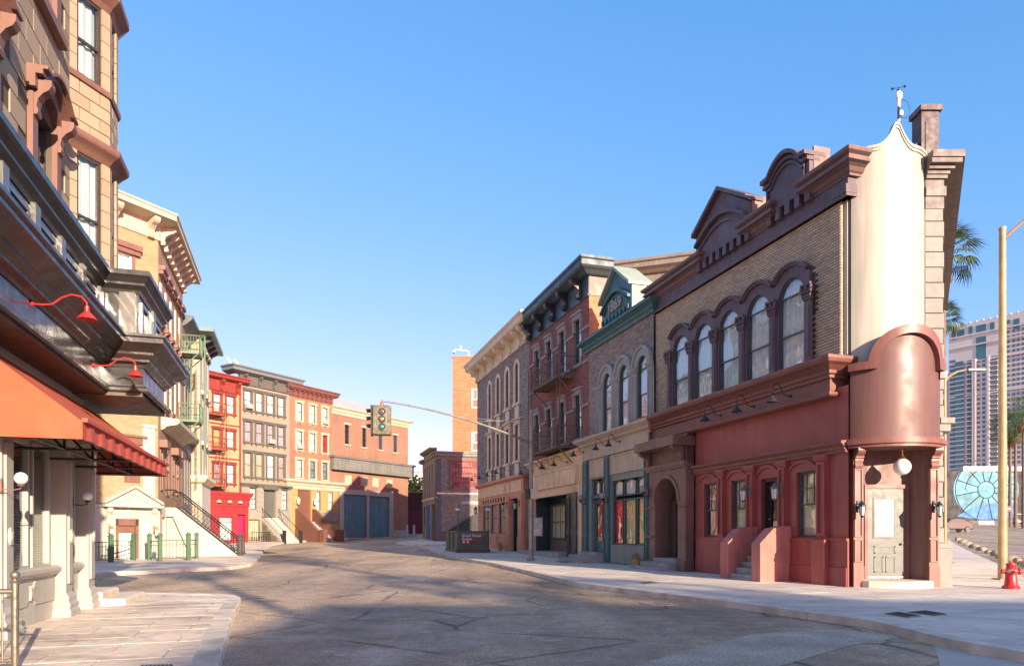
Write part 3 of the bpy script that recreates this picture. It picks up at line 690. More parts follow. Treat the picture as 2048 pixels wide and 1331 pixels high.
# recess walls, ceiling, step, door
rc = MB(); rc.quad((.25,.35,-.1),(.25,.35,3.7),(.72,.58,3.7),(.72,.58,-.1)); rc.quad((.1,.1,-.1),(.25,.35,-.1),(.25,.35,3.7),(.1,.1,3.7)); rc.box(.6,1.9,.58,.7,-.1,3.7); rc.quad((1.82,.58,-.1),(2.2,-.05,-.1),(2.2,-.05,3.7),(1.82,.58,3.7)); rc.prismz([(0,.2),(0,.0)]+[cyl(i/10,-.1) for i in range(1,10)]+[(2.3,0),(2.3,.8),(.2,.8)], 3.62, 3.74)
rc.xf(RM).build('recess_wall', BROWN, CB)
for x0, dy in ((.02,.03),(2.02,0)):
    pr = MB().box(x0,x0+.28,-.08-dy,.12,-.3,.55).box(x0+.01,x0+.26,-.05-dy,.1,.55,3.2); panel_frame(pr, x0+.03, x0+.24, .65, 1.25, .05+dy, .03, .03); panel_frame(pr, x0+.03, x0+.24, 1.3, 3.1, .05+dy, .03, .03)
    pr.xf(RM).build('door_pilaster', REDC, CB)
    x = x0+.135; k = MB(); bracket(k, x, .2, 3.1, 3.64, .24, .06)
    for i in range(5): k.box(x-.11,x+.11,-.1-.035*i,-.06,3.2+.09*i,3.26+.09*i)
    k.xf(RM).build('carved_console', REDC, CB)
sp = MB().prismz([(.18,.62),(.18,.02)]+[cyl(i/12,.02) for i in range(2,11)]+[(2.05,.0),(2.05,.62)], -.3, .17).xf(RM).build('step', mat('pale_step_stone', (.5,.42,.32), .8, .15, 3, .25), CB, bevel=.015)
df = MB().box(.62,.7,.5,.6,.17,2.72).box(1.72,1.82,.5,.6,.17,2.72).box(.7,1.72,.5,.6,2.62,2.72); df.xf(RM).build('door_frame', REDC, CB)
DD = MB().box(.7,1.72,.54,.58,.19,2.62); 
for a, b, c, e in ((.88,1.13,.35,.78),(1.2,1.46,.35,.78),(.88,1.46,.86,1.06)):
    DD.box(a,b,.525,.54,c,c+.03).box(a,b,.525,.54,e-.03,e).box(a,a+.03,.525,.54,c,e).box(b-.03,b,.525,.54,c,e)
DD.box(.86,1.48,.52,.54,1.27,1.33).box(.86,1.48,.52,.54,2.32,2.38).box(.86,.92,.52,.54,1.33,2.32).box(1.42,1.48,.52,.54,1.33,2.32)
DD = DD.xf(RM).build('door', DOORG, CB)
cu = MB(); N = 30; cu.add([v for i in range(N+1) for v in ((.92+.5*i/N,.532+.004*sin(i*1.9),1.33),(.92+.5*i/N,.532+.004*sin(i*1.6+.4),2.32))], [(2*i,2*i+2,2*i+3,2*i+1) for i in range(N)]); cu.xf(RM).build('door_curtain', CURT, DD)
MB().box(.92,1.42,.522,.525,1.33,2.32).xf(RM).build('door_pane', GLASS, DD); MB().ball((1.62,.49,1.12),.035,10).xf(RM).build('door_knob', BRASS, DD, True); MB().box(.72,1.7,.53,.54,.2,.24).xf(RM).build('kick_plate', mat('steel', (.6,.6,.6), .3, .05, 5, 0, metal=1), DD)
# lamps on the corner building
lw = cc.W(1.28,.12,3.14); hg = empty('hanging_globe_lamp', (lw[0],lw[1],lw[2]), 0, 'white opal globe lamp on a brass stem hanging above the corner door', 'lamp')
MB().ball((0,0,0),.215,22).build('globe', MATS['opal'], hg, True); MB().lathe([(.09,.19),(.1,.21),(.07,.26),(.03,.3),(.02,.36),(.03,.42),(.0001,.42)],n=14).tube([(0,0,.4),(0,0,.6)],.01).build('fitter', BRASS, hg, True)
for i, u in enumerate((1442,1507,1581)):
    v = (835,817,795)[i]; x = cb.S(u,.22); pos = cb.W(x,.22,5.36)
    gooseneck(pos, RA, ('leftmost','middle','rightmost')[i]+' of three black gooseneck lamps on the red shop cornice', BLACKM, 'black gooseneck lamps on the red shopfront', .62, .34)
LM = mat('verdigris_lantern', (.11,.12,.09), .5, .2, 8, .1)
lantern(cb.W(6.4,.09,2.75), RA, 'lantern on the pilaster left of the red shop door', LM, 'lanterns beside the red shop door', 1.25)
lantern(cb.W(7.92,.09,2.72), RA, 'lantern on the pilaster right of the red shop door', LM, 'lanterns beside the red shop door', 1.25)
lantern(cc.W(.15,.1,2.1), 0, 'dark lantern on the pilaster left of the grey corner door', MATS['iron'], 'lanterns beside the corner door', 1.0)
lantern(cc.W(2.16,.08,2.1), 0, 'dark lantern on the pilaster right of the grey corner door', MATS['iron'], 'lanterns beside the corner door', 1.0)

# ---- stone building edge to the right of the corner
sb = Facade((10.93,18.52), 0.0, .14); SB = sb.thing('stone_building', 'grey limestone building edge with heavy cornice behind the rounded corner', 'building')
MB().prismz([(.06,.3),(.5,.3),(9.5,14.9),(4,14.9),(.06,3)], -.4, 10.6).build('outer_walls', STONE, SB)
z = 1.15; r = 0
while z < 9.98:
    e = .0 if r % 2 else .03
    MB().prismz([(0 if z > 3.6 else .3,0),(.47+e,0),(.47+e+.30,.5),(0 if z > 3.6 else .3,.5)], z+.006, z+.40-.006).build('quoin', STONE, SB, bevel=.012); z += .405; r += 1
MB().box(.2,.66,-.1,.5,-.3,.95).build('base_block', STONE, SB, bevel=.01); MB().box(.2,.62,-.06,.5,.95,1.02).box(.15,.66,-.09,.5,1.02,1.14).build('base_moulding', STONE, SB)
PT2 = mat('taupe_cornice', (.125,.098,.085), .6, .1, 1.2, .08, streak=.12)
st = MB()
for k, (o_, z0, z1) in enumerate(((.02,9.98,10.3),(.06,10.3,10.55),(.02,10.55,10.75),(.08,10.75,10.85),(.12,10.85,10.95),(.2,10.95,11.05),(.32,11.05,11.18),(.36,11.18,11.36))):
    st.prismz([(0,-o_),(.47+o_,-o_),(.47+o_+7,12-o_),(.3,12)], z0, z1)
st.build('cornice', PT2, SB)
chm = MB().box(.08,.55,.3,.75,11.3,12.75).box(.03,.62,.24,.82,12.75,12.9).box(.18,.42,.28,.3,11.6,12.45).build('chimney', mat('chimney_plum', (.07,.046,.042), .6, .1, 2, .1), SB)
MB().prismz([(.35,-.12),(.72,-.12),(1.0,.5),(.35,.5)], 4.3, 4.45).prismz([(.35,-.06),(.64,-.06),(.9,.5),(.35,.5)], 4.1, 4.3).build('string_course', STONE, SB)

sr = Facade((11.5,18.93), atan2(.851,.525), .14); SM = rel(sb, sr)
es = bpy.data.objects.new('street_side', MB().box(.6,16.5,-.06,.05,4.25,4.5).mesh('street_side')); es.data.materials.append(STONE); COL.objects.link(es); es.parent = SB; es.matrix_local = SM
for a in (1.6,4.2,6.8,9.4,12.0):
    for z0, z1 in ((1.2,3.6),(5.4,8.2)):
        window(es, a, a+1.3, z0, z1, 0, .1, .08, GREYW, rails=(.5,), curtain=CURT); MB().box(a-.2,a+1.5,-.14,.05,z1,z1+.3).build('lintel', STONE, es); MB().box(a-.15,a+1.45,-.16,.05,z0-.16,z0).build('sill', STONE, es)
MB().box(10.08,10.2,.18,.5,6.0,10.3).build('corner_trim', CREAM, CB)
# ---- rooftop weather mast and box
ws = cc.W(1.75,-.9,10.9); WS = empty('weather_mast', ws, 0, 'thin weather mast with white sensors on the corner roof', 'mast')
SENS = mat('sensor_white', (.75,.75,.75), .4, .03, 4, 0)
MB().tube([(0,0,0),(0,0,2.4)], .03).build('pole', MATS['iron'], WS, True); MB().lathe([(.03,2.25),(.05,2.27),(.05,2.45),(.09,2.5),(.09,2.62),(.05,2.68),(.0001,2.68)],n=12).lathe([(.04,1.65),(.05,1.67),(.05,1.9),(.0001,1.92)],n=10).lathe([(.03,2.0),(.06,2.02),(.06,2.14),(.0001,2.15)],(.06,0,0),10).build('sensor', SENS, WS, True)
an = MB().tube([(-.16,0,2.76),(.16,0,2.82)],.01).tube([(0,0,2.68),(0,0,2.8)],.012)
for c in ((-.17,0,2.76),(.17,0,2.83),(.05,.12,2.79)): an.ball(c,.035,8)
an.build('anemometer', MATS['iron'], WS, True)
MB().tube([(.06,0,2.5),(.25,0,2.4),(.32,0,2.15),(.22,0,1.95),(.05,0,1.98)],.006).build('cable', MATS['iron'], WS, True)
rb = empty('roof_box', cc.W(2.0,-.5,11.0), 0, 'dark metal roof box between mast and chimney', 'box'); MB().box(-.02,.36,0,.5,0,.95).build('case', mat('roof_box_grey', (.05,.07,.075), .5, .1, 3, .05), rb, bevel=.02); MB().ring(.17,.95,.05,.09,.2,.26).build('lifting_eye', MATS['iron'], rb)
def arch_row(T, cxs, r, spring, z0, half, rout, m, fm, d=0.0, rec=-.05, curtain=None, rails=(.42,.8)):
    for c in cxs:
        s = MB(); N = 20; vs = []; y0, y1 = -d-.09, -d
        for i in range(N+1):
            a = pi*i/N; ro = min(rout, half/max(1e-6, abs(cos(a))))
            for rr, y in ((r,y1),(r,y0),(ro,y0),(ro,y1)): vs.append((c+rr*cos(a), y, spring+rr*sin(a)))
        s.add(vs, [(i*4+k, i*4+k+1, i*4+5+k, i*4+4+k) for i in range(N) for k in range(3)])
        s.build('arch_surround', m, T)
        a0 = math.acos(min(.99, half/(rout+.04))) if half < rout+.04 else 0
        MB().ring(c, spring, rout-.08, rout+.04, y0-.07, y1, a0, pi-a0, 20).build('hood_mould', m, T)
        window(T, c-r, c+r, z0, spring+r, r, rec, .05, fm, rails=rails, curtain=curtain)
# ---- building dated 1869
TEAL = mat('teal_paint', (.035,.105,.105), .5, .12, 1, .06, 30, streak=.15)
TEALP = mat('pale_green_paint', (.22,.265,.215), .6, .1, 1, .06, streak=.12)
OLIVE = mat('khaki_shop_paint', (.37,.28,.195), .5, .14, .8, .06, 30, streak=.18)
GREEN2 = mat('green_grey_paint', (.15,.175,.15), .5, .12, 1, .06, streak=.15)
SAGE = mat('sage_stone', (.27,.27,.235), .7, .12, 2, .12, 50, streak=.15)
BR_GRY = mat('grey_brown_brick', (.28,.22,.185), .88, .1, .6, .2, 80, island=.25)
GREENW = mat('green_window_paint', (.03,.06,.058), .45, .1, 4, .05)
eb = RF(-16.9); EB = eb.thing('dated_building', 'grey brown brick building dated 1869 with teal gable and green shopfront', 'building')
MB().box(.02,6.48,.6,9,-.4,10.8).build('outer_walls', BR_GRY, EB)
ecx = [2.16,3.86,5.60]; eo = [(c-.43,c+.43,5.95,8.73,.43) for c in ecx]
m = MB(); wall(m, 0, 6.5, 5.6, 10.4, eo, 0, .3); m.build('mortar_wall', MORT, EB)
bricks(EB, 0, 6.5, 5.62, 10.28, [(1.22,6.5,5.6,8.2)]+[(c-.8,c+.8,7.6,9.1,.8) for c in ecx], BR_GRY)
arch_row(EB, ecx, .43, 8.30, 5.95, .86, .80, SAGE, GREENW, curtain=CURT)
for x in (1.3,3.01,4.73,6.44):
    p = MB().box(x-.36,x+.36 if x < 6 else 6.5,-.08,0,5.9,8.12).box(x-.4,x+.4 if x < 6 else 6.5,-.14,0,8.12,8.2).box(x-.42,x+.42 if x < 6 else 6.5,-.17,0,8.2,8.3)
    for q in range(4): p.box(x-.27+.15*q,x-.21+.15*q,-.11,-.08,6.1,8.0)
    p.build('fluted_pilaster', SAGE, EB)
MB().sweep([(-.2,.3),(-.2,0),(6.55,0),(6.55,.3)], [(0,10.22),(.12,10.22),(.14,10.34),(.22,10.42),(.22,10.5),(.34,10.6),(.42,10.64),(.42,10.72),(.1,10.76),(.1,11.0),(0,11.0)]).build('cornice', TEAL, EB)
gb_ = MB().prism([(1.67,10.95),(1.67,12.02),(3.17,13.15),(4.68,12.02),(4.68,10.95)], -.08, .9).build('gable', TEAL, EB)
rimstrip(gb_, [(1.58,12.0),(3.17,13.18),(4.77,12.0)], .14, -.26, .92, TEALP)
ga = [(1.72+2.9*i/14, 11.5+.62*sin(pi*i/14)) for i in range(15)]; rimstrip(gb_, ga, .12, -.24, -.07, TEAL, 'arch_moulding'); rimstrip(gb_, [(x,z-.22) for x,z in ga[1:-1]], .06, -.16, -.07, TEAL, 'arch_moulding')
for k in range(8): MB().box(1.75+.37*k,1.93+.37*k,-.16,-.07,11.02,11.22).build('dentil', TEAL, gb_)
MB().box(4.66,4.72,-.06,.9,10.95,12.0).build('gable_cheek', TEALP, gb_); MB().box(1.63,1.69,-.06,.9,10.95,12.0).build('gable_cheek', TEALP, gb_); MB().box(4.5,4.95,.9,1.3,10.9,11.8).build('gable_block', TEALP, gb_)
put_text('1869', .72, gb_, 3.15, -.11, 11.36, SAGE, .05, True, True, 1.0, 'date_numerals')
S0 = .3
MB().sweep([(-.2,.1),(-.2,-S0),(6.75,-S0),(6.75,.1)], [(0,5.36),(.05,5.36),(.07,5.46),(.18,5.54),(.18,5.62),(.3,5.74),(.36,5.78),(.36,5.88),(0,5.92)]).build('shop_cornice', OLIVE, EB)
so = [(.95,2.45,.45,3.88),(3.2,6.32,.82,3.66)]
m = MB(); wall(m, .05, 6.7, -.3, 5.4, so, S0, .25); m.build('shopfront_wall', GREEN2, EB)
MB().quad((6.7,-S0,-.3),(6.7,.1,-.3),(6.7,.1,5.6),(6.7,-S0,5.6)).quad((.05,-S0,-.3),(.05,.1,-.3),(.05,.1,5.6),(.05,-S0,5.6)).build('shopfront_side', TEAL, EB)
f = MB().box(.0,6.72,-S0-.06,-S0,4.86,5.36).build('fascia', OLIVE, EB)
for a, b in ((.8,2.5),(3.1,6.35)):
    p = MB().box(a,b,-S0-.03,-S0,3.95,4.8); panel_frame(p, a, b, 3.95, 4.8, S0+.03, .06, .03); p.build('panel', OLIVE, EB)
for a, b in ((.05,.62),(2.55,3.05),(6.38,6.72)):
    p = MB().box(a,b,-S0-.09,-S0,-.3,4.84); panel_frame(p, a+.05, b-.05, 1.3, 2.9, S0+.09, .04, .03); panel_frame(p, a+.05, b-.05, 3.1, 4.7, S0+.09, .04, .03); panel_frame(p, a+.05, b-.05, .15, 1.15, S0+.09, .04, .03); p.build('pilaster', TEAL, EB)
AMB = mat('amber_blind', (.75,.5,.22), .8, .06, 3, 0); REDB = mat('red_drape', (.6,.03,.03), .8, .1, 3, 0)
for i, (a, b) in enumerate(((3.2,4.16),(4.24,5.36),(5.44,6.32))):
    window(EB, a, b, .82, 2.82, 0, .18, .07, GREENW, rails=(), curtain=(REDB,AMB,AMB)[i])
    window(EB, a, b, 2.95, 3.66, .12, .18, .06, GREENW, rails=(), curtain=CURT)
MB().box(3.14,6.36,-S0-.04,-S0,.02,.78).build('apron_panel', GREEN2, EB)
dw = MB().box(.95,2.45,-.1,-.02,.45,3.0).box(.95,2.45,-S0-.02,-.02,2.98,3.1).build('door', TEAL, EB); MB().box(1.2,1.85,-.13,-.11,.95,2.8).build('door_pane', glass_mat('door_glass'), dw)
window(EB, 1.0, 1.66, 3.12, 3.84, .2, .15, .06, GREENW, rails=(), curtain=CURT); window(EB, 1.72, 2.4, 3.12, 3.84, .2, .15, .06, GREENW, rails=(), curtain=CURT)
for k, (a, b, yy, zz) in enumerate(((-.4,2.6,-1.5,.16),(.0,2.55,-1.1,.31),(.4,2.5,-.7,.45))): MB().box(a,b,yy,0,-.3,zz).build('step', STEP, EB, bevel=.015)
for i, x in enumerate((.16,2.81,4.16)): gooseneck(eb.W(x,S0+.06,5.3), RA, ('left','middle','right')[i]+' of three black gooseneck lamps on the green shop fascia', BLACKM, 'black gooseneck lamps on the green shopfront', .55, .3)
for i, (u, v) in enumerate(((1161,995),(1205,991),(1286,978))):
    x, h = eb.pt(u,v,.65); globe_lamp(eb.W(x,S0+.1,h-.13), RA, ('left','middle','right')[i]+' of three glass globe lamps on the green shopfront pilasters', 'globe lamps on the green shopfront', .15, None, 'smoky')

# ---- dark red brick building with fire escape
BR_RED = mat('dark_red_brick', (.25,.098,.08), .88, .1, .6, .2, 80, island=.2); BR_ORG = mat('orange_brick', (.5,.2,.1), .88, .1, .6, .2, 80, island=.18)
SLATE = mat('slate_blue_paint', (.045,.075,.085), .5, .12, 1, .06, streak=.15); TAUPE = mat('taupe_paint', (.15,.13,.105), .6, .1, 1, .06, streak=.12)
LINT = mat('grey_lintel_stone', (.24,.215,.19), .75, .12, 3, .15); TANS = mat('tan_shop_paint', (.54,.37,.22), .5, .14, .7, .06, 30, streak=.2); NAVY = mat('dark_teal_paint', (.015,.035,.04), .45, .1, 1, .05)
db = RF(-26.1); DB = db.thing('red_brick_building', 'tall dark red brick building with bracketed cornice and fire escape', 'building')
MB().box(.02,9.18,.6,9,3.4,14.0).build('outer_walls', BR_RED, DB); MB().box(.02,9.18,1.75,9,-.4,3.4).build('ground_floor_walls', BR_RED, DB)
dcx = [1.57,3.63,5.68,7.83]; dops = [(c-.36,c+.36,z0,z1) for c in dcx for z0, z1 in ((9.85,12.15),(6.05,8.3))]
m = MB(); wall(m, 0, 9.2, 5.3, 13.1, dops, 0, .3); m.box(9.19,9.2,0,7,5.3,13.2); m.build('mortar_wall', MORT, DB)
bricks(DB, 0, 9.2, 5.35, 12.95, [(a-.12,b+.12,c-.2,e+.2) for a,b,c,e in dops], BR_RED)
q = MB(); z = 10.2; r = 0
while z < 12.95:
    x = -.1*(r % 2)
    while x < 6.9: q.box(9.2,9.212,max(0,x)+.006,x+.2,z+.006,z+.069); x += .215
    z += .075; r += 1
o = q.build('brickwork', BR_ORG, DB); o['kind'] = 'stuff'
for a, b, c, e in dops:
    window(DB, a, b, c, e, 0, -.1, .05, GREYW, rails=(.5,), curtain=CURT)
    h = MB().box(a-.2,b+.2,-.14,0,e-.02,e+.22).box(a-.26,b+.26,-.2,0,e+.22,e+.34).box(a-.2,a-.02,-.12,0,e-.6,e-.02).box(b+.02,b+.2,-.12,0,e-.6,e-.02).build('drip_lintel', LINT, DB)
    MB().box(a-.14,b+.14,-.14,.15,c-.16,c-.002).build('sill', LINT, DB)
for z in (9.72,11.4,5.92,7.55):
    xs = [0]+[v for c in dcx for v in (c-.52,c+.52)]+[9.2]
    for a, b in zip(xs[::2], xs[1::2]): MB().box(a,b,-.07,0,z,z+.13).build('string_course', LINT, DB)
MB().box(0,9.22,-.08,.3,12.93,13.05).box(-.02,9.24,-.05,.4,13.05,13.95).build('frieze', SLATE, DB)
pf = [(0,13.9),(.25,13.92),(.45,14.05),(.62,14.12),(.7,14.2),(.7,14.45),(.78,14.5),(.78,14.62),(0,14.64)]
MB().sweep([(-.1,.4),(-.1,0),(9.2,0),(9.2,1.0)], pf).build('cornice', SLATE, DB)
for x in (.5,2.5,4.5,6.4,8.3):
    b = MB(); bracket(b, x, .28, 13.0, 13.95, .62, .05); b.ball((x,-.25,13.15),.16,8); b.build('scroll_bracket', BLACKM, DB)
wg = loc(db, [(4.78,34.9),(4.78+.943*9,34.9-.332*9),(4.78+.943*9+1,34.9-.332*9+3),(6,38)])
MB().prismz(wg, 9, 13.2).build('rear_wing_wall', BR_ORG, DB); MB().prismz(wg, 13.2, 13.9).build('rear_wing_frieze', TAUPE, DB)
MB().sweep([wg[3],wg[0],wg[1],wg[2]], [(0,13.85),(.15,13.88),(.3,14.0),(.5,14.1),(.5,14.3),(.6,14.36),(.6,14.5),(0,14.5)]).build('rear_wing_cornice', TAUPE, DB)
MB().box(9.2,9.26,-.02,1.0,12.95,13.9).build('cornice_end', TAUPE, DB)
S1 = .2
m = MB(); wall(m, .6, 9.1, -.3, 5.5, [(1.2,6.95,-.3,3.3)], S1, .3); m.quad((9.1,-S1,-.3),(9.1,.1,-.3),(9.1,.1,5.5),(9.1,-S1,5.5)).build('shopfront_wall', TANS, DB)
MB().sweep([(.4,.1),(.4,-S1),(9.25,-S1),(9.25,.1)], [(0,5.2),(.06,5.2),(.1,5.3),(.22,5.36),(.22,5.48),(0,5.5)]).build('shop_cornice', TANS, DB)
p = MB().box(1.0,8.2,-S1-.08,-S1,3.75,4.7); panel_frame(p, 1.0, 8.2, 3.75, 4.7, S1+.08, .1, .05); p.build('sign_board', mat('blank_sign_paint', (.58,.42,.26), .55, .2, .8, .06, streak=.25), DB)
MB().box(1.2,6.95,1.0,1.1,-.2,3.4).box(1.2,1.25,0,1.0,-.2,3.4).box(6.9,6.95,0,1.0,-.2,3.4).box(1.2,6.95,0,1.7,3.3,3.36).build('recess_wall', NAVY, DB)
window(DB, 1.5, 3.9, .9, 2.9, 0, -.85, .09, mat('brown_window_frame', (.12,.08,.06), .5), rails=(.5,), bars=((0,2,0),(1,2,0)), curtain=CURTY); MB().box(1.4,4.0,.86,1.0,.2,.85).build('stall_riser', mat('brown_window_frame', 0), DB); dr = MB().box(4.3,6.6,.9,1.0,.2,3.1).build('door', mat('cafe_door', (.09,.06,.045), .4, .1, 3, .05), DB); [(MB().box(a,a+.85,.87,.88,.7,2.8).build('door_pane', GLASS, dr), MB().box(a+.02,a+.83,.882,.888,.7,2.8).build('door_curtain', CURTY, dr)) for a in (4.5,5.55)]
MB().box(.3,6.95,-.75,1.6,-.3,.2).build('step', STEP, DB, bevel=.02)
for a, b in ((6.98,7.4),(7.5,8.4),(8.5,9.08)):
    p = MB().box(a,b,-S1-.12,-S1,-.3,3.3); panel_frame(p, a+.05, b-.05, .2, 1.2, S1+.12, .05, .03); panel_frame(p, a+.05, b-.05, 1.35, 3.1, S1+.12, .05, .03); p.build('pilaster', NAVY if a < 8.45 else TANS, DB)
MB().box(.62,1.15,-S1-.12,-S1,-.3,3.3).build('pilaster', NAVY, DB)
for i, x in enumerate((1.3,3.2,5.0,6.9)): gooseneck(db.W(x,S1+.05,4.95), RA, ('first','second','third','fourth')[i]+' from the left of four black gooseneck lamps over the tan sign board', BLACKM, 'black gooseneck lamps on the tan shopfront', .75, .32)
def fire_escape(F, name, label, m, levels, x0, x1, proj, ladders, rail=1.0, scroll=False, brace=True):
    """iron balconies on brackets joined by ladders"""
    T = empty(name, F.W((x0+x1)/2, 0, levels[0]), F.a, label, 'fire escape'); w_ = (x1-x0)/2
    for z in levels:
        z -= levels[0]
        fl = MB().box(-w_,w_,-proj,-.03,z-.06,z-.03).box(-w_,w_,-proj,-proj+.06,z-.12,z).box(-w_,-w_+.06,-proj,0,z-.12,z).box(w_-.06,w_,-proj,0,z-.12,z)
        for k in range(7): fl.box(-w_+.05,w_-.05,-proj+.08+k*(proj-.1)/7,-proj+.12+k*(proj-.1)/7,z-.03,z)
        P = fl.build('platform', m, T)
        r = MB()
        for a, b in (((-w_,-.02),(-w_,-proj)),((-w_,-proj),(w_,-proj)),((w_,-proj),(w_,-.02))):
            r.bar((*a,z+rail),(*b,z+rail),.035); r.bar((*a,z+rail*.12),(*b,z+rail*.12),.02); r.bar((*a,z+rail*.55),(*b,z+rail*.55),.016)
            n = max(3, int(math.hypot(b[0]-a[0],b[1]-a[1])/.16))
            for k in range(n+1):
                x, y = a[0]+(b[0]-a[0])*k/n, a[1]+(b[1]-a[1])*k/n; r.bar((x,y,z),(x,y,z+rail),.03 if k in (0,n) else .013)
            if scroll:
                for k in range(2):
                    f = (k+.5)/2; x, y = a[0]+(b[0]-a[0])*f, a[1]+(b[1]-a[1])*f; r.ball((x,y,z+rail*.35),.09,8)
        r.build('railing', m, T)
        if brace:
            for sx in (-w_+.05,w_-.05): MB().bar((sx,-proj+.05,z-.08),(sx,-.03,z-1.0*proj),.035).build('brace', m, T)
    for (xa, ya, za), (xb, yb, zb), wd in ladders:
        L_ = MB(); n = int(abs(zb-za)/.3)
        for s_ in (-wd/2, wd/2): L_.bar((xa+s_,ya,za),(xb+s_,yb,zb),.028)
        for k in range(1, n): f = k/n; L_.bar((xa-wd/2+(xb-xa)*f,ya+(yb-ya)*f,za+(zb-za)*f),(xa+wd/2+(xb-xa)*f,ya+(yb-ya)*f,za+(zb-za)*f),.014)
        L_.build('ladder', m, T)
    return T
RUSTY = mat('rusty_iron', (.13,.095,.075), .7, .3, 6, .2)
fire_escape(db, 'fire_escape', 'rusty dark iron fire escape on the dark red brick building', RUSTY, (5.75,9.35), 3.5, 7.5, 1.05, [((-1.75,-1.25,-.3),(-1.75,-1.25,4.7),.45),((1.0,-.75,.0),(1.5,-.75,3.6),.5)], scroll=True)

# ---- grey brick building with cream arches
BR_GB = mat('weathered_grey_brick', (.25,.21,.18), .88, .12, .5, .2, 80, island=.28); CRM = mat('cream_stone', (.60,.48,.32), .65, .1, 1.5, .08, streak=.12); TERR = mat('terracotta_paint', (.48,.215,.13), .5, .12, .8, .06, streak=.15)
gb = RF(-39.1); GBT = gb.thing('grey_brick_building', 'grey brick building with cream arched windows and terracotta shopfront', 'building')
MB().box(.02,12.98,.6,5,3.4,13.6).build('outer_walls', BR_GB, GBT); MB().box(.02,12.98,1.15,5,-.6,3.4).build('ground_floor_walls', BR_GB, GBT)
gcx = [3.87,6.07,8.35,10.5]; go = [(c-.38,c+.38,9.5,12.15,.38) for c in gcx]+[(c-.38,c+.38,5.75,8.1) for c in gcx]
m = MB(); wall(m, 0, 13, 4.6, 13.4, go, 0, .3); m.quad((13,0,4.6),(13,.6,4.6),(13,.6,13.4),(13,0,13.4)).build('mortar_wall', MORT, GBT)
bricks(GBT, 0, 13, 4.7, 13.0, [(c-.6,c+.6,4.6,12.3,.6) for c in gcx], BR_GB, bw=.3, bh=.1)
for c in gcx:
    window(GBT, c-.38, c+.38, 9.5, 12.15, .38, -.06, .05, REDC, rails=(.5,), curtain=CURT); window(GBT, c-.38, c+.38, 5.75, 8.1, 0, -.06, .05, REDC, rails=(.5,), curtain=CURTY)
    MB().ring(c,11.77,.38,.62,-.08,0,0,pi,18).box(c-.62,c-.38,-.08,0,9.5,11.77).box(c+.38,c+.62,-.08,0,9.5,11.77).build('arch_surround', CRM, GBT)
    MB().box(c-.7,c+.7,-.16,.1,9.34,9.5).build('sill', CRM, GBT); MB().box(c-.45,c+.45,-.06,0,8.5,9.34).build('spandrel_panel', CRM, GBT)
    MB().box(c-.62,c-.38,-.08,0,5.75,8.1).box(c+.38,c+.62,-.08,0,5.75,8.1).box(c-.62,c+.62,-.08,0,8.1,8.4).box(c-.75,c+.75,-.2,0,8.4,8.52).build('window_surround', CRM, GBT)
    MB().box(c-.7,c+.7,-.16,.1,5.6,5.75).build('sill', CRM, GBT); MB().box(c-.45,c+.45,-.06,0,4.75,5.6).build('spandrel_panel', CRM, GBT)
MB().box(-.02,13.05,-.06,.3,12.98,13.85).box(-.04,13.08,-.12,.3,12.95,13.08).build('frieze', CRM, GBT)
MB().sweep([(-.1,.5),(-.1,0),(13.05,0),(13.05,.5)], [(0,13.8),(.5,13.85),(.75,13.95),(.8,14.05),(.8,14.25),(.92,14.38),(.92,14.48),(0,14.5)]).build('cornice', CRM, GBT)
for x in (.4,2.6,4.9,7.2,9.4,11.5,12.7):
    b = MB(); bracket(b, x, .3, 12.9, 13.85, .7, .06); b.build('bracket', CRM, GBT)
S2 = .25
m = MB(); wall(m, 1.2, 12.5, -.4, 4.75, [(2.6,4.5,.98,3.1),(4.8,6.6,.98,3.1),(6.9,8.8,.98,3.1),(9.7,11.6,-.4,3.3)], S2, .25); m.quad((12.5,-S2,-.4),(12.5,.1,-.4),(12.5,.1,4.75),(12.5,-S2,4.75)).build('shopfront_wall', TERR, GBT)
MB().sweep([(1.1,.1),(1.1,-S2),(12.6,-S2),(12.6,.1)], [(0,4.5),(.1,4.52),(.2,4.62),(.2,4.76),(0,4.78)]).build('shop_cornice', TERR, GBT)
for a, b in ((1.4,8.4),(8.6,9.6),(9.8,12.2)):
    p = MB(); panel_frame(p, a, b, 3.7, 4.4, S2, .08, .05); p.box(a+.08,b-.08,-S2-.02,-S2,3.78,4.32); p.build('fascia_panel', mat('lit_terracotta_fascia', (.62,.40,.25), .5, .12, .8, .06, streak=.12), GBT)  # paler copy of the terracotta, with warm light put into its colour
for k in range(9): MB().box(2.7+.68*k,3.0+.68*k,-S2-.02,-S2+.01,3.22,3.5).build('lattice_slot', mat('slot_dark', (.07,.03,.022), .7), GBT)
for a, b in ((2.6,4.5),(4.8,6.6),(6.9,8.8)):
    window(GBT, a, b, .98, 3.1, 0, .12, .07, REDC, rails=(.55,), curtain=CURTY); p = MB(); panel_frame(p, a, b, .15, .85, S2, .06, .04); p.build('apron_panel', TERR, GBT)
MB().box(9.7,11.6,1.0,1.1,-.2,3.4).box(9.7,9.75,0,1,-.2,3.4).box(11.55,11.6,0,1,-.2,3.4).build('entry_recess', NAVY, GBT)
for a, b in ((9.0,9.65),(11.65,12.4)): MB().box(a,b,-S2-.1,-S2,-.4,3.5).box(a-.04,b+.04,-S2-.14,-S2,-.4,.8).build('pilaster', TERR, GBT)
for i, x in enumerate((2.6,4.8,7.0,9.3)): gooseneck(gb.W(x,0,5.2), RA, ('first','second','third','fourth')[i]+' from the left of four thin black lamps under the cream windows', BLACKM, 'thin black lamps on the grey brick wall', 1.1, .2)
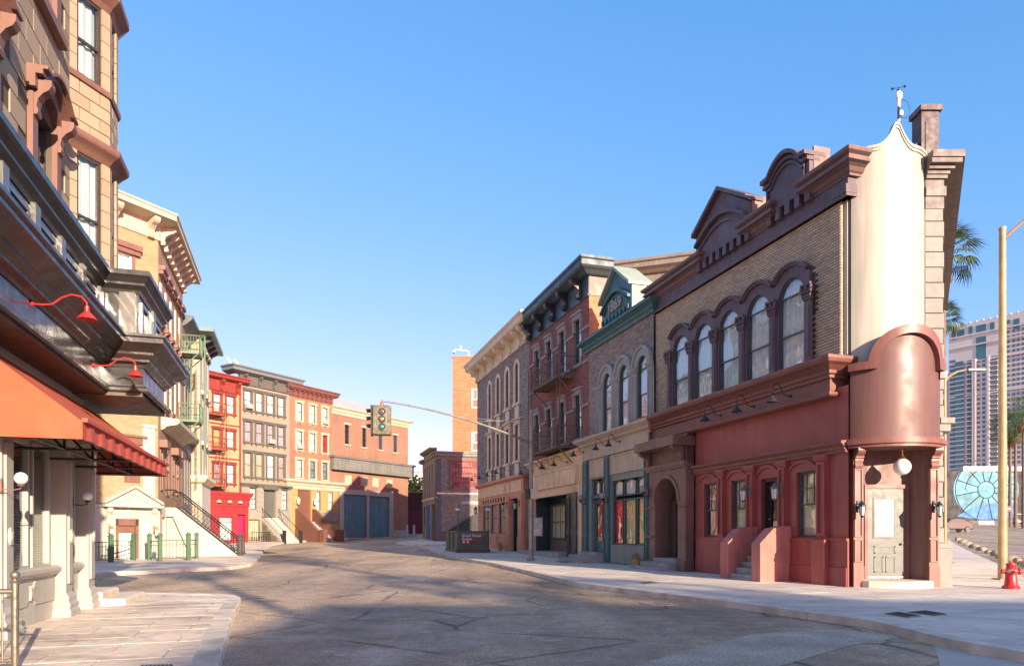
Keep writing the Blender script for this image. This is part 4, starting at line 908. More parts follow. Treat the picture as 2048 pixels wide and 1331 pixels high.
for i, x in enumerate((2.0,9.3,12.0)): lantern(gb.W(x,S2+.1,2.9), RA, ('left','middle','right')[i]+' of three black lanterns on the terracotta shopfront', MATS['iron'], 'lanterns on the terracotta shopfront', 1.5)

# ---- small grey building with the painted tyre sign
ba = Facade((-9.67,75.64), RA, .88); BA = ba.thing('sign_building', 'two-storey grey brick building with a faded red painted wall sign', 'building')
BR_B = mat('sooty_grey_brick', (.16,.14,.12), .88, .12, .5, .2, 80, island=.25); BRN2 = mat('brownstone_paint', (.22,.165,.135), .7, .12, 1, .1)
MB().box(.02,7.95,.3,10,-.6,8.3).build('outer_walls', BR_B, BA)
bo = [(1.2+1.35*k,1.75+1.35*k,4.5,7.7) for k in range(4)]+[(.6,1.6,1.6,3.6),(2.2,4.4,.1,3.7),(5.2,6.8,.1,3.7)]
m = MB(); wall(m, 0, 8, -.5, 8.6, bo, 0, .3); m.build('front_wall', BRN2, BA)
BLUEW = mat('blue_window_paint', (.02,.07,.16), .4, .1, 3, .04)
for a, b, c, e in bo[:4]: window(BA, a, b, c, e, 0, -.12, .08, BLUEW, rails=(.45,))
window(BA, .6, 1.6, 1.6, 3.6, 0, -.1, .1, BLUEW, rails=(.6,)); MB().box(2.2,4.4,.12,.2,.1,3.7).build('door', mat('blue_door', (.03,.13,.3), .4, .1, 2, .04), BA); MB().box(5.2,6.8,.2,.28,.1,3.7).build('door', mat('brown_dark_door', (.08,.06,.045), .5, .1, 2, .04), BA)
MB().box(-.05,8.05,-.08,.1,4.2,4.35).build('string_course', CRM, BA); MB().box(7.3,8.05,-.1,.4,-.5,8.0).build('corner_pier', mat('charcoal_paint', (.06,.062,.065), .6, .1, 1, .05), BA)
MB().sweep([(-.2,1),(-.2,0),(1.2,0)], [(0,8.2),(.2,8.25),(.35,8.45),(.35,8.6),(0,8.65)]).build('cornice', TAUPE, BA); MB().box(1.2,6.2,-.1,.3,8.3,9.1).sweep([(1.2,.3),(1.2,-.1),(6.2,-.1),(6.2,.3)], [(0,8.9),(.2,9.0),(.35,9.15),(.35,9.3),(0,9.32)]).build('parapet', TAUPE, BA)
MB().sweep([(6.2,0),(8.0,0),(8.0,9)], [(0,8.2),(.1,8.25),(.2,8.35),(.2,8.55),(.3,8.6),(.3,8.75),(0,8.78)]).build('cornice', TAUPE, BA)
bs = Facade((-7.3,68), RA+pi/2, .88); BM = rel(ba, bs)
q = bpy.data.objects.new('sign_wall', MB().box(0,9,-.012,.3,-.5,8.3).mesh('sign_wall')); q.data.materials.append(MORT); COL.objects.link(q); q.parent = BA; q.matrix_local = BM
bricks(q, 0, 6.0, 1.0, 8.25, [(1.3,4.25,4.97,8.05)], BR_B, bw=.3, bh=.115, j=.022, d=.012, proud=.012)
MB().box(0,9,-.06,0,4.6,4.75).xf(BM).build('string_course', CRM, BA)
SG_ = MB().box(1.3,4.25,-.028,0,4.97,8.05).xf(BM).build('painted_sign', mat('faded_sign_red', (.16,.045,.04), .85, .3, 1.5, .1, streak=.2), BA)
FADE = mat('faded_lettering', (.3,.17,.15), .9, .35, 2, .05)
for a in ((1.38,4.17,5.05,5.08),(1.38,4.17,7.94,7.97)): MB().box(a[0],a[1],-.034,-.028,a[2],a[3]).xf(BM).build('sign_border', FADE, SG_)
for a in ((1.38,1.41,5.08,7.94),(4.14,4.17,5.08,7.94)): MB().box(a[0],a[1],-.034,-.028,a[2],a[3]).xf(BM).build('sign_border', FADE, SG_)
for t, zz, sz, wd in (('TIRES',7.35,.5,1.5),('BATTERIES',6.78,.46,2.4),('AUTO RADIOS',6.3,.34,1.9),('AUTOMOBILES',5.85,.36,2.3),('USE OUR',5.42,.3,1.2),('E-Z PAY PLAN',5.16,.3,2.0)):
    me = text_mesh(t, sz, .003); xs = [v.co.x for v in me.vertices]; sx = wd/(max(xs)-min(xs)); me.materials.append(FADE)
    o = bpy.data.objects.new('sign_lettering', me); COL.objects.link(o); o.parent = SG_
    o.matrix_local = BM @ Matrix.Translation((2.78-sx*(max(xs)+min(xs))/2,-.032,zz)) @ Matrix.Rotation(pi/2,4,'X') @ Matrix.Diagonal((sx,1,1,1))
MB().box(1.15,1.95,-.05,0,2.78,4.0).xf(BM).build('boarded_window', mat('plywood', (.16,.11,.055), .8, .2, 3, .1), BA); MB().box(2.45,4.35,-.04,0,3.65,3.95).xf(BM).build('faded_name_board', mat('faded_white', (.25,.25,.25), .85, .3, 3, .1), BA)
for k in range(9):
    p = MB().prismx([(-.04,.2),(-.04,.0)],0,0) if 0 else MB()
    x0 = 1.0; p.tube([(x0+.35*k,-.25,.9-.0*k+.0),(4.6,-.25,.9+(4.6-x0-.35*k)*.62)], .07, 4); p.xf(BM).build('stair_board', mat('dark_timber', (.035,.035,.038), .7, .2, 4, .1), BA)
# ---- orange brick tower behind
tw = Facade((-6.5,76.2), 0.0, .9); TW = tw.thing('brick_tower', 'tall plain orange brick tower with white windows behind the sign building', 'building')
BR_TW = mat('tower_brick', (.36,.15,.075), .88, .08, .5, .15, 60, island=.14)
MB().box(.02,7,.02,7,-.6,19.9).build('outer_walls', BR_TW, TW)
bricks(TW, 0, 4.2, 9, 19.9, [(2.0,3.9,14.3,16.6),(2.0,3.9,9.6,11.9),(2.0,3.7,17.7,18.2)], BR_TW, bw=.42, bh=.16, j=.03, proud=.02)
WHW = mat('white_window_paint', (.72,.7,.66), .5, .05, 3, .03)
for z in (9.7,14.4): window(TW, 2.1, 3.9, z, z+2.1, 0, .06, .12, WHW, rails=(.45,), curtain=CURT, cpart=.55)
MB().box(2.05,3.7,-.05,.02,17.75,18.15).build('vent_grille', NAVY, TW); MB().box(-.05,7.05,-.06,.5,19.9,20.05).build('coping', BR_TW, TW)
sc = empty('security_camera', tw.W(.9,.0,20.1), 0, 'white security camera on a curved arm atop the orange brick tower', 'camera'); MB().tube([(.9,0,-.1),(.9,0,.35),(.7,0,.55),(-.1,0,.6),(-.6,0,.62)],.06).tube([(0,0,.6),(0,0,1.1)],.05).build('arm', SENS, sc, True); MB().lathe([(.14,.0),(.16,.1),(.1,.2),(.0001,.2)],(-.75,0,.35),12).build('housing', SENS, sc, True); MB().ball((-.75,0,.36),.12,10).build('dome', MATS['iron'], sc, True)
GAIN[0] = 1.0
# ================================================================ left corner building
lf = Facade((-7.75,11.84), LA, .13); LB = lf.thing('left_corner_building', 'near left corner building with pale shopfront, black panelled band and tan stone upper floors', 'building')
PALE = mat('pale_shop_paint', (.40,.37,.315), .5, .06, 1, .05, 30, streak=.06); BLACK = mat('black_gloss_paint', (.03,.028,.026), .3, .2, 1.2, .03, 20, coat=.25); BLKC = mat('black_worn_paint', (.035,.03,.027), .35, .25, 1.5, .05, 25, coat=.15)
TANST = mat('tan_stone', (.36,.265,.17), .7, .1, 1.2, .12, 50, island=.09); RUST = mat('russet_trim', (.21,.10,.072), .55, .1, 1, .06, streak=.1); JDARK = mat('stone_joint', (.12,.09,.06), .9)
MB().prismz([(-14,.6),(3.6,.6),(3.6,9),(-14,9)], 3.0, 14.5).build('outer_walls', TANST, LB); MB().prismz([(-14,.4),(1.5,.4),(1.5,9),(-14,9)], -.4, 3.2).build('ground_floor_wall', PALE, LB)
# shopfront
so = [(-2.4,-.28,.85,2.8),(.3,1.1,.85,2.8),(-4.6,-3.1,.85,2.8)]
m = MB(); wall(m, -14, 1.75, -.3, 4.1, so, 0, .25); m.quad((1.75,0,-.3),(1.75,1.5,-.3),(1.75,1.5,4.1),(1.75,0,4.1)); m.build('shopfront_wall', PALE, LB)
PALEW = mat('pale_frame_paint', (.42,.40,.34), .45, .05, 2, .03)
for a, b in ((-2.4,-1.24),(-1.1,-.28),(.3,1.1),(-4.6,-3.1)):
    w_ = window(LB, a, b, .85, 2.8, 0, .0, .06, PALEW, rails=(), curtain=None, backing=False)
    n = 52 if a != .42 else 52; z = .9; me = None
    s_ = MB()
    for k in range(n): s_.add([(a+.06,.06,.9+.0365*k),(b-.06,.06,.9+.0365*k),(b-.06,.085,.915+.0365*k),(a+.06,.085,.915+.0365*k)], [(0,1,2,3)])
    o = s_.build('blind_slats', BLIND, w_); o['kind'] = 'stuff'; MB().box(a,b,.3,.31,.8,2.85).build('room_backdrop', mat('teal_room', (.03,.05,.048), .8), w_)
for a, b in ((-2.85,-2.45),(-.14,.2),(1.2,1.6)):
    p = MB().box(a,b,-.22,0,-.3,2.9).sweep([(a,0),(a,-.22),(b,-.22),(b,0)], [(0,-.3),(.1,-.3),(.1,.1),(.07,.14),(.09,.2),(.05,.26),(.06,.32),(.02,.38),(0,.4)]).sweep([(a,0),(a,-.22),(b,-.22),(b,0)], [(0,2.9),(.03,2.9),(.06,3.0),(.1,3.05),(.1,3.12),(0,3.14)])
    p.box(a+.08,b-.08,-.25,-.22,.55,2.6); p.lathe([(.001,.06),(.09,.05),(.13,.02),(.14,0)],n=18).xf(Matrix.Identity(4)) if 0 else None
    pp = p.build('shop_pier', PALE, LB); MB().lathe([(.001,.035),(.035,.035),(.055,.02),(.075,.025),(.085,.0)], n=18).xf(Matrix.Translation(((a+b)/2,-.25,1.35)) @ Matrix.Rotation(pi/2,4,'X') @ Matrix.Diagonal((.9,1.5,1,1))).build('oval_boss', PALE, pp, True)
for a, b in ((-2.45,-.14),(.2,1.2),(-4.9,-2.85)):
    MB().sweep([(a,0),(b,0)], [(0,.72),(.1,.72),(.16,.78),(.16,.83),(.12,.87),(0,.87)]).build('window_sill', PALE, LB)
    s_ = MB().box(a,b,-.05,0,-.3,.72)
    if b-a < 3:
        c = (a+b)/2
        for sgn in (-1,1):
            if b-a > 1: P = [(c+sgn*.1,.58),(c+sgn*.2,.66),(c+sgn*(b-a)*.47,.66),(c+sgn*(b-a)*.47,.3),(c+sgn*.2,.3),(c+sgn*.1,.38)]; s_.prism(P, -.075, -.05)
        s_.prism([(c-.05,.5),(c-.09,.6),(c,.55),(c+.09,.6),(c+.05,.5),(c+.09,.38),(c,.43),(c-.09,.38)], -.1, -.05)
    s_.build('stall_riser', PALE, LB)
for a in ((1.6,3.5,-.75,1.4,.0,.14),(1.6,3.0,-.35,1.4,.14,.28)): MB().box(a[0],a[1],a[2],a[3],a[4]-.1,a[5]).build('step', MATS['pale_step_stone'], LB, bevel=.05)
# black band: path follows facade then the square bay
def band(prof, name, m, d0): MB().sweep([(-14,-d0),(1.07,-d0),(1.07,-d0-.65),(3.27,-d0-.65),(3.27,.6)], prof).build(name, m, LB)
band([(-.6,4.03),(.04,4.03),(.06,4.1),(.02,4.13),(.02,4.55),(-.6,4.55)], 'fascia_board', BLACK, .5)
band([(-.2,4.03),(.1,4.03),(.12,4.06),(.12,4.11),(.07,4.15),(.07,4.18),(-.2,4.2)], 'fascia_moulding', BLKC, .5)
band([(-.5,4.5),(.04,4.5),(.06,4.56),(.14,4.6),(.14,4.64),(.22,4.72),(.22,4.76),(.36,4.86),(.42,4.9),(.42,4.98),(.46,5.0),(.46,5.05),(-.5,5.07)], 'middle_cornice', BLKC, .5)
band([(-.5,5.02),(.02,5.02),(.02,5.92),(-.5,5.92)], 'panel_band', BLACK, .42)
band([(-.5,5.88),(.04,5.88),(.06,5.95),(.14,6.02),(.14,6.06),(.2,6.14),(.24,6.18),(.24,6.27),(-.5,6.29)], 'top_cornice', BLKC, .42)
MB().box(-14,1.1,-.55,.6,3.98,4.04).box(1.0,3.3,-1.16,.6,3.96,4.03).build('soffit', mat('soffit_boards', (.10,.085,.06), .6, .25, 2, .1, streak=.2), LB)
GREYP = mat('grey_panel_paint', (.12,.11,.095), .35, .2, 1.5, .05, coat=.2)
for k in range(9): 
    a = -9+1.12*k
    if a+.9 < 1.0: p = MB(); panel_frame(p, a, a+.75, 5.18, 5.78, .44, .07, .04); p.build('band_panel', GREYP, LB); MB().box(a+.84,a+1.04,-.52,-.44,5.05,5.9).build('band_pilaster', GREYP, LB)
BR_ = Facade(lf.W(1.07,.42)[:2], LA-pi/2, .13); BQ = rel(lf, BR_)
MB().box(.35,.62,-.07,-.02,5.05,5.9).xf(BQ).build('band_pilaster', GREYP, LB)
for a in (1.2,2.5): p = MB(); panel_frame(p, a, a+.6, 5.18, 5.78, 1.09, .07, .04); p.build('band_panel', GREYP, LB)
MB().box(2.1,2.35,-1.16,-1.09,5.05,5.9).build('band_pilaster', GREYP, LB)
# tan stone wall
wo = [(-1.02,-.1,6.5,8.15),(-1.02,-.1,9.95,12.2),(-3.6,-2.68,6.5,8.15)]
m = MB(); wall(m, -14, 3.5, 6.2, 14.5, wo, 0, .3); m.build('stone_backing', JDARK, LB)
bricks(LB, -6, .8, 6.3, 13.6, [(a-.25,b+.25,c-.15,e+.15) for a,b,c,e in wo], TANST, bw=.62, bh=.36, j=.016, proud=.02, nind=300, key=lambda b: -b[1]+.12*b[2], name='stone_block')
for a, b, c, e in wo:
    window(LB, a, b, c, e, 0, -.12, .05, mat('dark_bronze_frame', (.05,.035,.03), .4, .1, 3, .03), rails=(.55,), curtain=CURT)
    s_ = MB().box(a-.22,a,-.08,0,c-.1,e+.05).box(b,b+.22,-.08,0,c-.1,e+.05).box(a-.3,b+.3,-.16,0,c-.25,c-.1); s_.build('window_surround', RUST, LB)
    P = [(a-.32,e+.22),(a-.1,e+.24)]+[(a-.1+(b-a+.2)*i/10, e+.24+.24*sin(pi*i/10)) for i in range(1,10)]+[(b+.1,e+.24),(b+.32,e+.22)]
    h_ = rimstrip(LB, P, .08, -.24, 0, RUST, 'window_hood'); rimstrip(h_, [(x,z+.08) for x,z in P], .05, -.31, 0, RUST, 'hood_moulding'); rimstrip(h_, [(x,z-.2) for x,z in P], .2, -.14, 0, RUST, 'hood_face')
    for x in (a-.11,b+.11):
        k = MB(); bracket(k, x, .18, e-.35, e+.2, .26, .06); k.build('console', RUST, h_)
# canted bay
A, B, C_, D = (.80,0), (1.46,-.5), (2.13,-.5), (2.8,0)
MB().prismz([A,B,C_,D,(2.8,.5),(.8,.5)], 6.2, 6.35).prismz([A,B,C_,D,(2.8,.5),(.8,.5)], 8.65, 9.7).build('bay_core', JDARK, LB)
def bay(prof, name, m): MB().sweep([(.8,.3),A,B,C_,D,(2.8,.3)][1:5], prof).build(name, m, LB)
bay([(-.3,8.38),(.0,8.38),(.03,8.42),(.06,8.46),(.1,8.5),(.18,8.56),(.2,8.6),(.2,8.68),(-.3,8.7)], 'bay_cornice', RUST); bay([(-.3,9.68),(.05,9.68),(.06,9.72),(.06,9.78),(-.3,9.8)], 'bay_sill', RUST); bay([(-.3,11.3),(.0,11.3),(.06,11.4),(.14,11.48),(.2,11.54),(.2,11.66),(-.3,11.68)], 'bay_cornice', RUST)
MB().prismz([A,B,C_,D,(2.8,.5),(.8,.5)], 11.6, 14.2).build('bay_top', TANST, LB)
for P, Q in ((A,B),(B,C_),(C_,D)):
    ln = math.hypot(Q[0]-P[0],Q[1]-P[1]); an = atan2(Q[1]-P[1],Q[0]-P[0]); MM = Matrix.Translation((P[0],P[1],0)) @ Matrix.Rotation(an,4,'Z')
    eh = bpy.data.objects.new('bay_face', MB().box(.02,ln-.02,.03,.06,8.68,9.7).mesh('bay_face')); eh.data.materials.append(JDARK); COL.objects.link(eh); eh.parent = LB; eh.matrix_local = MM
    bricks(eh, 0, ln, 8.7, 9.68, [], TANST, bw=.42, bh=.245, j=.014, proud=.02, d=-.01, nind=40, key=lambda b: -b[1], name='stone_block')
    for z0, z1 in ((6.3,8.38),(9.8,11.3)):
        for xx in (.0,ln-.16):
            zz = z0; 
            while zz < z1-.05: t = MB().box(xx+.004,xx+.156,-.015,.12,zz+.006,min(z1,zz+.3)-.006); t.build('stone_block', TANST, eh); zz += .3
        w_ = window(eh, .16, ln-.16, z0, z1, 0, -.05, .05, mat('dark_bronze_frame', 0), rails=(.45,), curtain=mat('pale_blind', (.62,.64,.55), .6, .04, 4, 0))
# awning
AWN = mat('awning_canvas', (.46,.085,.032), .75, .14, 1.2, .6, 3.5); AWN2 = mat('awning_valance', (.50,.085,.055), .75, .12, 3, .12, 60)
aw = empty('awning', lf.W(0,0,2.6), LA, 'orange red canvas awning with pleated valance over the pale shopfront', 'awning'); a0, a1, ad = -3.37, 2.7, 1.29
cv = MB(); NX, NY = 40, 6; tops = [((a0+(a1-a0)*i/NX), -.01-(ad-.01)*k/NY, 1.25-1.01*k/NY-.035*sin(pi*k/NY)*(.5+.5*abs(sin(pi*(i/NX)*4)))) for i in range(NX+1) for k in range(NY+1)]
cv.add(tops+[(x,y,z-.012) for x, y, z in tops], [(i*(NY+1)+k,(i+1)*(NY+1)+k,(i+1)*(NY+1)+k+1,i*(NY+1)+k+1) for i in range(NX) for k in range(NY)]); cv.build('canopy', AWN, aw, True)
for x in (a0,a1): MB().prismx([(-ad,0),(0,0),(0,1.24),(-ad,.23)], x-.01, x+.01).build('end_panel', AWN, aw)
v = MB(); n = 44; vs = []
for i in range(n+1):
    x = a0+(a1-a0)*i/n; y = -ad-(.028 if (i//2) % 2 else .005); x2 = x if i % 2 == 0 else x
    vs += [(x+(.02 if i % 2 else 0),y,0),(x+(.02 if i % 2 else 0),y,.24)]
v.add(vs, [(2*i,2*i+2,2*i+3,2*i+1) for i in range(n)]).box(a0-.02,a1+.02,-ad-.06,-ad+.01,.22,.27).build('valance', AWN2, aw)
for i, x in enumerate((-3.2,-1.8,-.3,1.1,2.55)):
    MB().bar((x,-ad+.05,.03),(x,-.02,.03),.022).bar((x,-ad+.05,.2),(x,-.02,1.18),.022).bar((x,-ad+.05,.03),(x,-ad+.05,.2),.022).bar((x,-.65,.03),(x,-.65,.7),.018).bar((x,-.65,.03),(x,-.02,.75),.018).build('frame_truss', MATS['iron'], aw)
MB().bar((a0,-ad+.05,.03),(a1,-ad+.05,.03),.025).build('front_rail', MATS['iron'], aw); MB().bar((a0,-.65,.03),(a1,-.65,.03),.02).build('middle_rail', MATS['iron'], aw)
REDL = mat('red_lamp_enamel', (.55,.03,.025), .3, .06, 4, .02, coat=.3)
for i, (u, v_) in enumerate(((62,607),(187,730))):
    x = lf.S(u,.52); t = gooseneck(lf.W(x,.52,lf.H(u,v_,.52)), LA, ('nearer','farther')[i]+' of two bright red gooseneck lamps on the black fascia', REDL, 'red gooseneck lamps', .66, .17, sc=.58)
for u_, v_, lab, mm in ((42,956,'globe lamp on the nearest pale pier left of the blinds',BROWN),(175,992,'globe lamp on the far corner pier under the awning',None)):
    x_, h_ = lf.pt(u_,v_,.46); globe_lamp(lf.W(x_,.22,h_-.07), LA, lab, 'globe lamps on the pale shopfront', .08, mm)
# steel railing at bottom left
STL = mat('bronze_steel', (.30,.26,.2), .35, .15, 6, .05, metal=.8)
rl = empty('steel_railing', (-5.04,7.1,.13), LA-pi/2, 'brushed bronze steel railing with a ball-topped post at the left edge', 'railing')
MB().tube([(0,0,0),(0,0,.92)],.035,12).lathe([(.035,.88),(.045,.9),(.02,.93),(.0001,.93)],n=12).ball((0,0,.965),.045,12).lathe([(.07,0),(.07,.03),(.04,.05)],n=12).build('post', STL, rl, True)
MB().tube([(0,0,.8),(-1.25,0,.8)],.028,10).build('top_rail', STL, rl, True); MB().tube([(0,0,.1),(-1.25,0,.1)],.02,8).build('bottom_rail', STL, rl, True)
for k in range(10): MB().tube([(-.11-.12*k,0,.1),(-.11-.12*k,0,.8)],.01,8).build('baluster', STL, rl, True)

# ================================================================ yellow brick corner building
YBR = mat('yellow_brick', (.40,.265,.145), .88, .1, .6, .2, 80, island=.12); YBASE = mat('cream_base_stone', (.52,.46,.37), .75, .08, 1, .1, streak=.12); YCOR = mat('cream_cornice_paint', (.50,.43,.31), .6, .1, 1.2, .06, streak=.1); YBRN = mat('brown_brick_shade', (.36,.21,.125), .88, .1, .6, .2, 80, island=.14)
yf = Facade((-18.7,37), LA, .28); YB = yf.thing('yellow_brick_building', 'yellow brick corner building with cream bracketed cornice and pedimented side door', 'building')
ysf = Facade((-18.7-.527*9,37-.85*9), FA, .28); YM = rel(yf, ysf); X0 = 4.0    # side wall frame: photo x + 4
MB().prismz([(.05,.3),(8.35,.3),(8.35,9)]+[tuple((YM @ Vector((0,3,0)))[:2]), tuple((YM @ Vector((0,.3,0)))[:2])], -.5, 16.8).build('outer_walls', YBRN, YB)
def ysub(mb, name, m, **k): return mb.xf(YM).build(name, m, YB, **k)
yo = [(6.4,7.6,12.7,15.5),(6.4,7.6,8.2,10.9)]
m = MB(); wall(m, 0, 9.0, 2.6, 16.9, yo, 0, .3); ysub(m, 'side_mortar', mat('buff_mortar', (.33,.22,.13), .9, .1, 3, .1))
eY = bpy.data.objects.new('side_wall', MB().box(0,.05,.1,.2,2.6,3).mesh('side_wall')); eY.data.materials.append(YBR); COL.objects.link(eY); eY.parent = YB; eY.matrix_local = YM
bricks(eY, 2.5, 9.0, 2.7, 16.8, yo, YBR, bw=.24, bh=.09, j=.014, proud=.008)
for a, b, c, e in yo:
    window(eY, a, b, c, e, 0, -.08, .07, WHW, rails=(.45,), curtain=CURT)
    MB().box(b,b+.14,-.06,0,c,e).box(a-.14,a,-.06,0,c,e).box(a-.35,b+.35,-.2,0,e,e+.22).box(a-.4,b+.4,-.3,0,e+.22,e+.5).box(a-.2,b+.2,-.14,0,c-.15,c).build('window_surround', RUST, eY)
MB().box(7.1,8.1,-.12,0,5.85,6.2).box(6.9,8.3,-.2,0,6.2,6.32).box(7.2,8.0,-.04,.1,3.9,5.85).build('window_hood', RUST, eY)
for a, b in ((8.12,8.77),(5.2,5.75)): MB().box(a,b,-.1,0,2.7,6.9).box(a-.05,b+.05,-.16,0,6.8,6.95).build('pilaster', YBASE, eY)
m = MB(); wall(m, 3.6, 9.06, -.4, 2.65, [(6.74,7.94,-.4,2.04)], .05, .3); m.build('base_wall', YBASE, eY); MB().box(3.6,9.1,-.12,0,2.6,2.72).build('string_course', YBASE, eY)
MB().box(5.05,5.6,-.08,-.05,-.4,6.4).build('green_door', mat('pale_green_door', (.2,.33,.17), .5, .1, 1, .05), eY)
pd = MB().prism([(6.1,2.72),(8.95,2.72),(8.95,2.8),(7.5,3.62),(6.1,2.8)], -.3, 0).build('pediment', YBASE, eY); rimstrip(pd, [(6.0,2.78),(7.52,3.62),(9.02,2.78)], .12, -.5, 0, YBASE); MB().box(6.0,9.02,-.5,0,2.62,2.74).build('pediment_base', YBASE, pd); rimstrip(pd, [(6.8,2.82),(7.52,3.28),(8.2,2.82)], .06, -.36, -.3, YBASE, 'tympanum_moulding')
for x in (6.35,8.65):
    k = MB(); bracket(k, x, .22, 1.75, 2.62, .3, .05); k.build('console', YBASE, pd); lantern(ysf.W(x,.2,1.5), FA, 'lantern '+('left' if x < 7 else 'right')+' of the pedimented side door', mat('aged_brass', (.3,.22,.12), .5, .2, 5, .05), 'lanterns beside the pedimented door', 1.3)
df = MB().box(6.74,6.9,-.02,.1,-.2,2.04).box(7.78,7.94,-.02,.1,-.2,2.04).box(6.74,7.94,-.02,.1,1.7,2.04).build('door_frame', RUST, eY); dd = MB().box(6.9,7.78,.1,.15,-.2,1.7).build('door', RUST, eY); MB().box(6.98,7.7,.07,.1,.0,1.3).build('door_pane', CURT, dd)
# street face
yfo = [(.35+1.6*k,1.05+1.6*k,z0,z1) for k in range(5) for z0, z1 in ((12.6,15.1),(8.3,11.0))]
m = MB(); wall(m, 0, 8.4, 2.6, 16.9, yfo, 0, .3); m.build('street_wall', YBRN, YB); m = MB(); wall(m, 0, 8.4, -.4, 2.65, [(1.0,1.9,-.4,2.2)], .05, .3); m.build('street_base', YBASE, YB)
for a, b, c, e in yfo:
    window(YB, a, b, c, e, 0, -.08, .07, WHW, rails=(.45,), curtain=CURT); MB().box(a-.2,b+.2,-.22,0,e,e+.2).box(a-.25,b+.25,-.32,0,e+.2,e+.42).build('window_hood', RUST, YB); MB().box(a-.1,b+.1,-.2,0,c-.18,c).build('sill', RUST, YB)
    for x in (a+.05,b-.05):
        k = MB(); bracket(k, x, .12, c-.5, c-.18, .2); k.build('sill_bracket', RUST, YB)
for a, b, c, e, r_ in ((.5,1.2,3.6,5.8,0),(2.2,3.2,3.4,6.2,.5),(4.2,5.0,3.6,5.8,0),(5.8,6.6,3.6,5.8,0)):
    window(YB, a, b, c, e, r_, .02, .08, RUST, rails=(.5,), curtain=CURT); MB().box(a-.2,b+.2,-.4,0,e+.1,e+.5).build('window_hood', RUST, YB) if not r_ else None
MB().sweep([(.8,0),(8.4,0)], [(0,6.9),(.15,6.95),(.3,7.1),(.8,7.2),(.9,7.3),(.9,7.5),(0,7.6)]).build('street_cornice', YCOR, YB)
pth = [tuple((YM @ Vector((4.0,0,0)))[:2]), (0,0), (8.4,0), (8.4,2)]
MB().sweep(pth, [(0,16.75),(.08,16.75),(.1,16.85),(.06,16.9),(.06,17.5),(.12,17.6),(0,17.65)]).build('frieze', YCOR, YB); MB().sweep(pth, [(0,17.6),(.8,17.7),(.95,17.72),(.95,17.95),(1.02,18.0),(1.02,18.08),(0,18.15)]).build('cornice', YCOR, YB)
for x in (6.6,8.5):
    k = MB(); bracket(k, x, .3, 16.7, 17.65, .75, .06); ysub(k, 'bracket', YCOR)
for k_ in range(9):
    k = MB(); bracket(k, .5+.95*k_, .26, 16.7, 17.65, .75, .06); k.build('bracket', YCOR, YB)
# stoop with iron railing
STO = mat('stoop_limestone', (.46,.41,.33), .75, .08, 1.2, .1, streak=.08)
sx0, sx1, dl, hh = 2.0, 4.2, 3.75, 2.75
for x in (sx0,sx1): MB().prismx([(0,-.4),(-dl,-.4),(-dl,.06),(-.55,hh),(0,hh)] if x > 3 else [(-1.5,-.4),(-dl,-.4),(-dl,.06),(-.55,hh),(0,hh),(0,hh-.5),(-.4,hh-.5)], x, x+.3).build('stoop_wall', STO, YB)
for k in range(15): MB().box(sx0+.3,sx1,-dl+.1+.2*k,-.02 if k > 13 else -dl+.35+.2*k,-.2,.17*(k+1)).build('step', STO, YB)
for i, x in enumerate((sx0+.12,sx1+.15)):
    rr = empty('stoop_railing', yf.W(x,dl,0), LA, ('near','far')+() and ('near' if i == 0 else 'far')+' black iron scrolled railing of the cream stone stoop', 'railing', 'iron railings of the cream stoop')
    sl = (hh-.06)/(dl-.55); MB().bar((0,0,.12),(0,dl-.5,.12+sl*(dl-.5)),.025).build('bottom_rail', MATS['iron'], rr); MB().bar((0,0,1.0),(0,dl-.5,1.0+sl*(dl-.5)),.035).bar((0,dl-.5,1.0+sl*(dl-.5)),(0,dl,1.0+sl*(dl-.5)),.035).build('top_rail', MATS['iron'], rr)
    q = MB()
    for k in range(22): y = .05+k*.155; q.bar((0,y,.12+sl*y),(0,y,1.0+sl*y),.012); q.ball((0,y+.07,.45+sl*y),.035,6); q.ball((0,y+.07,.75+sl*y),.03,6)
    q.build('balusters', MATS['iron'], rr)['kind'] = 'stuff'
for i, x in enumerate((sx0+.15,sx1+.15)):
    t = empty('newel_post', yf.W(x,dl+.12,0), LA, ('near','far')[i]+' dark cast iron newel post at the foot of the cream stoop', 'post', 'newel posts of the cream stoop')
    MB().lathe([(.2,-.2),(.2,.12),(.14,.2),(.13,.9),(.17,.96),(.17,1.05),(.1,1.1),(.12,1.18),(.06,1.26),(.0001,1.28)],n=8).build('shaft', mat('weathered_iron', (.06,.05,.045), .6, .2, 5, .1), t)
# green area fences in front of the pedimented door
GRN = mat('green_iron', (.06,.13,.06), .5, .15, 4, .06); GPOST = mat('light_green_post', (.06,.12,.055), .5, .15, 4, .06)
def fence(p, q, label, posts=(1,1), h=1.0, n=8, g='green iron fences'):
    a, b = Vector((*p, 0)), Vector((*q, 0)); d = b-a; L_ = d.length; z = G(*p)+.13; t = empty('area_fence', (p[0],p[1],z), atan2(d.y,d.x), label, 'fence', g)
    MB().box(0,L_,-.02,.02,h-.08,h-.03).build('top_rail', GRN, t); MB().box(0,L_,-.015,.015,.12,.15).build('bottom_rail', GRN, t); MB().box(0,L_,-.015,.015,h-.28,h-.25).build('middle_rail', GRN, t)
    for k in range(n): MB().box(L_*(k+.5)/n-.012,L_*(k+.5)/n+.012,-.012,.012,.15,h-.08).build('bar', GRN, t)
    for x, on in ((0,posts[0]),(L_,posts[1])):
        if on: MB().box(x-.09,x+.09,-.09,.09,-.1,h+.25).box(x-.12,x+.12,-.12,.12,h+.2,h+.26).box(x-.07,x+.07,-.07,.07,h+.26,h+.34).build('post', GPOST, t, bevel=.01)
fence(at(165,31.6), at(222,32.6), 'leftmost green iron fence beside the green door', (0,1)); fence(at(224,32.6), at(267,34.6), 'short green fence returning to the pedimented door', (0,1), 1.05, 6)
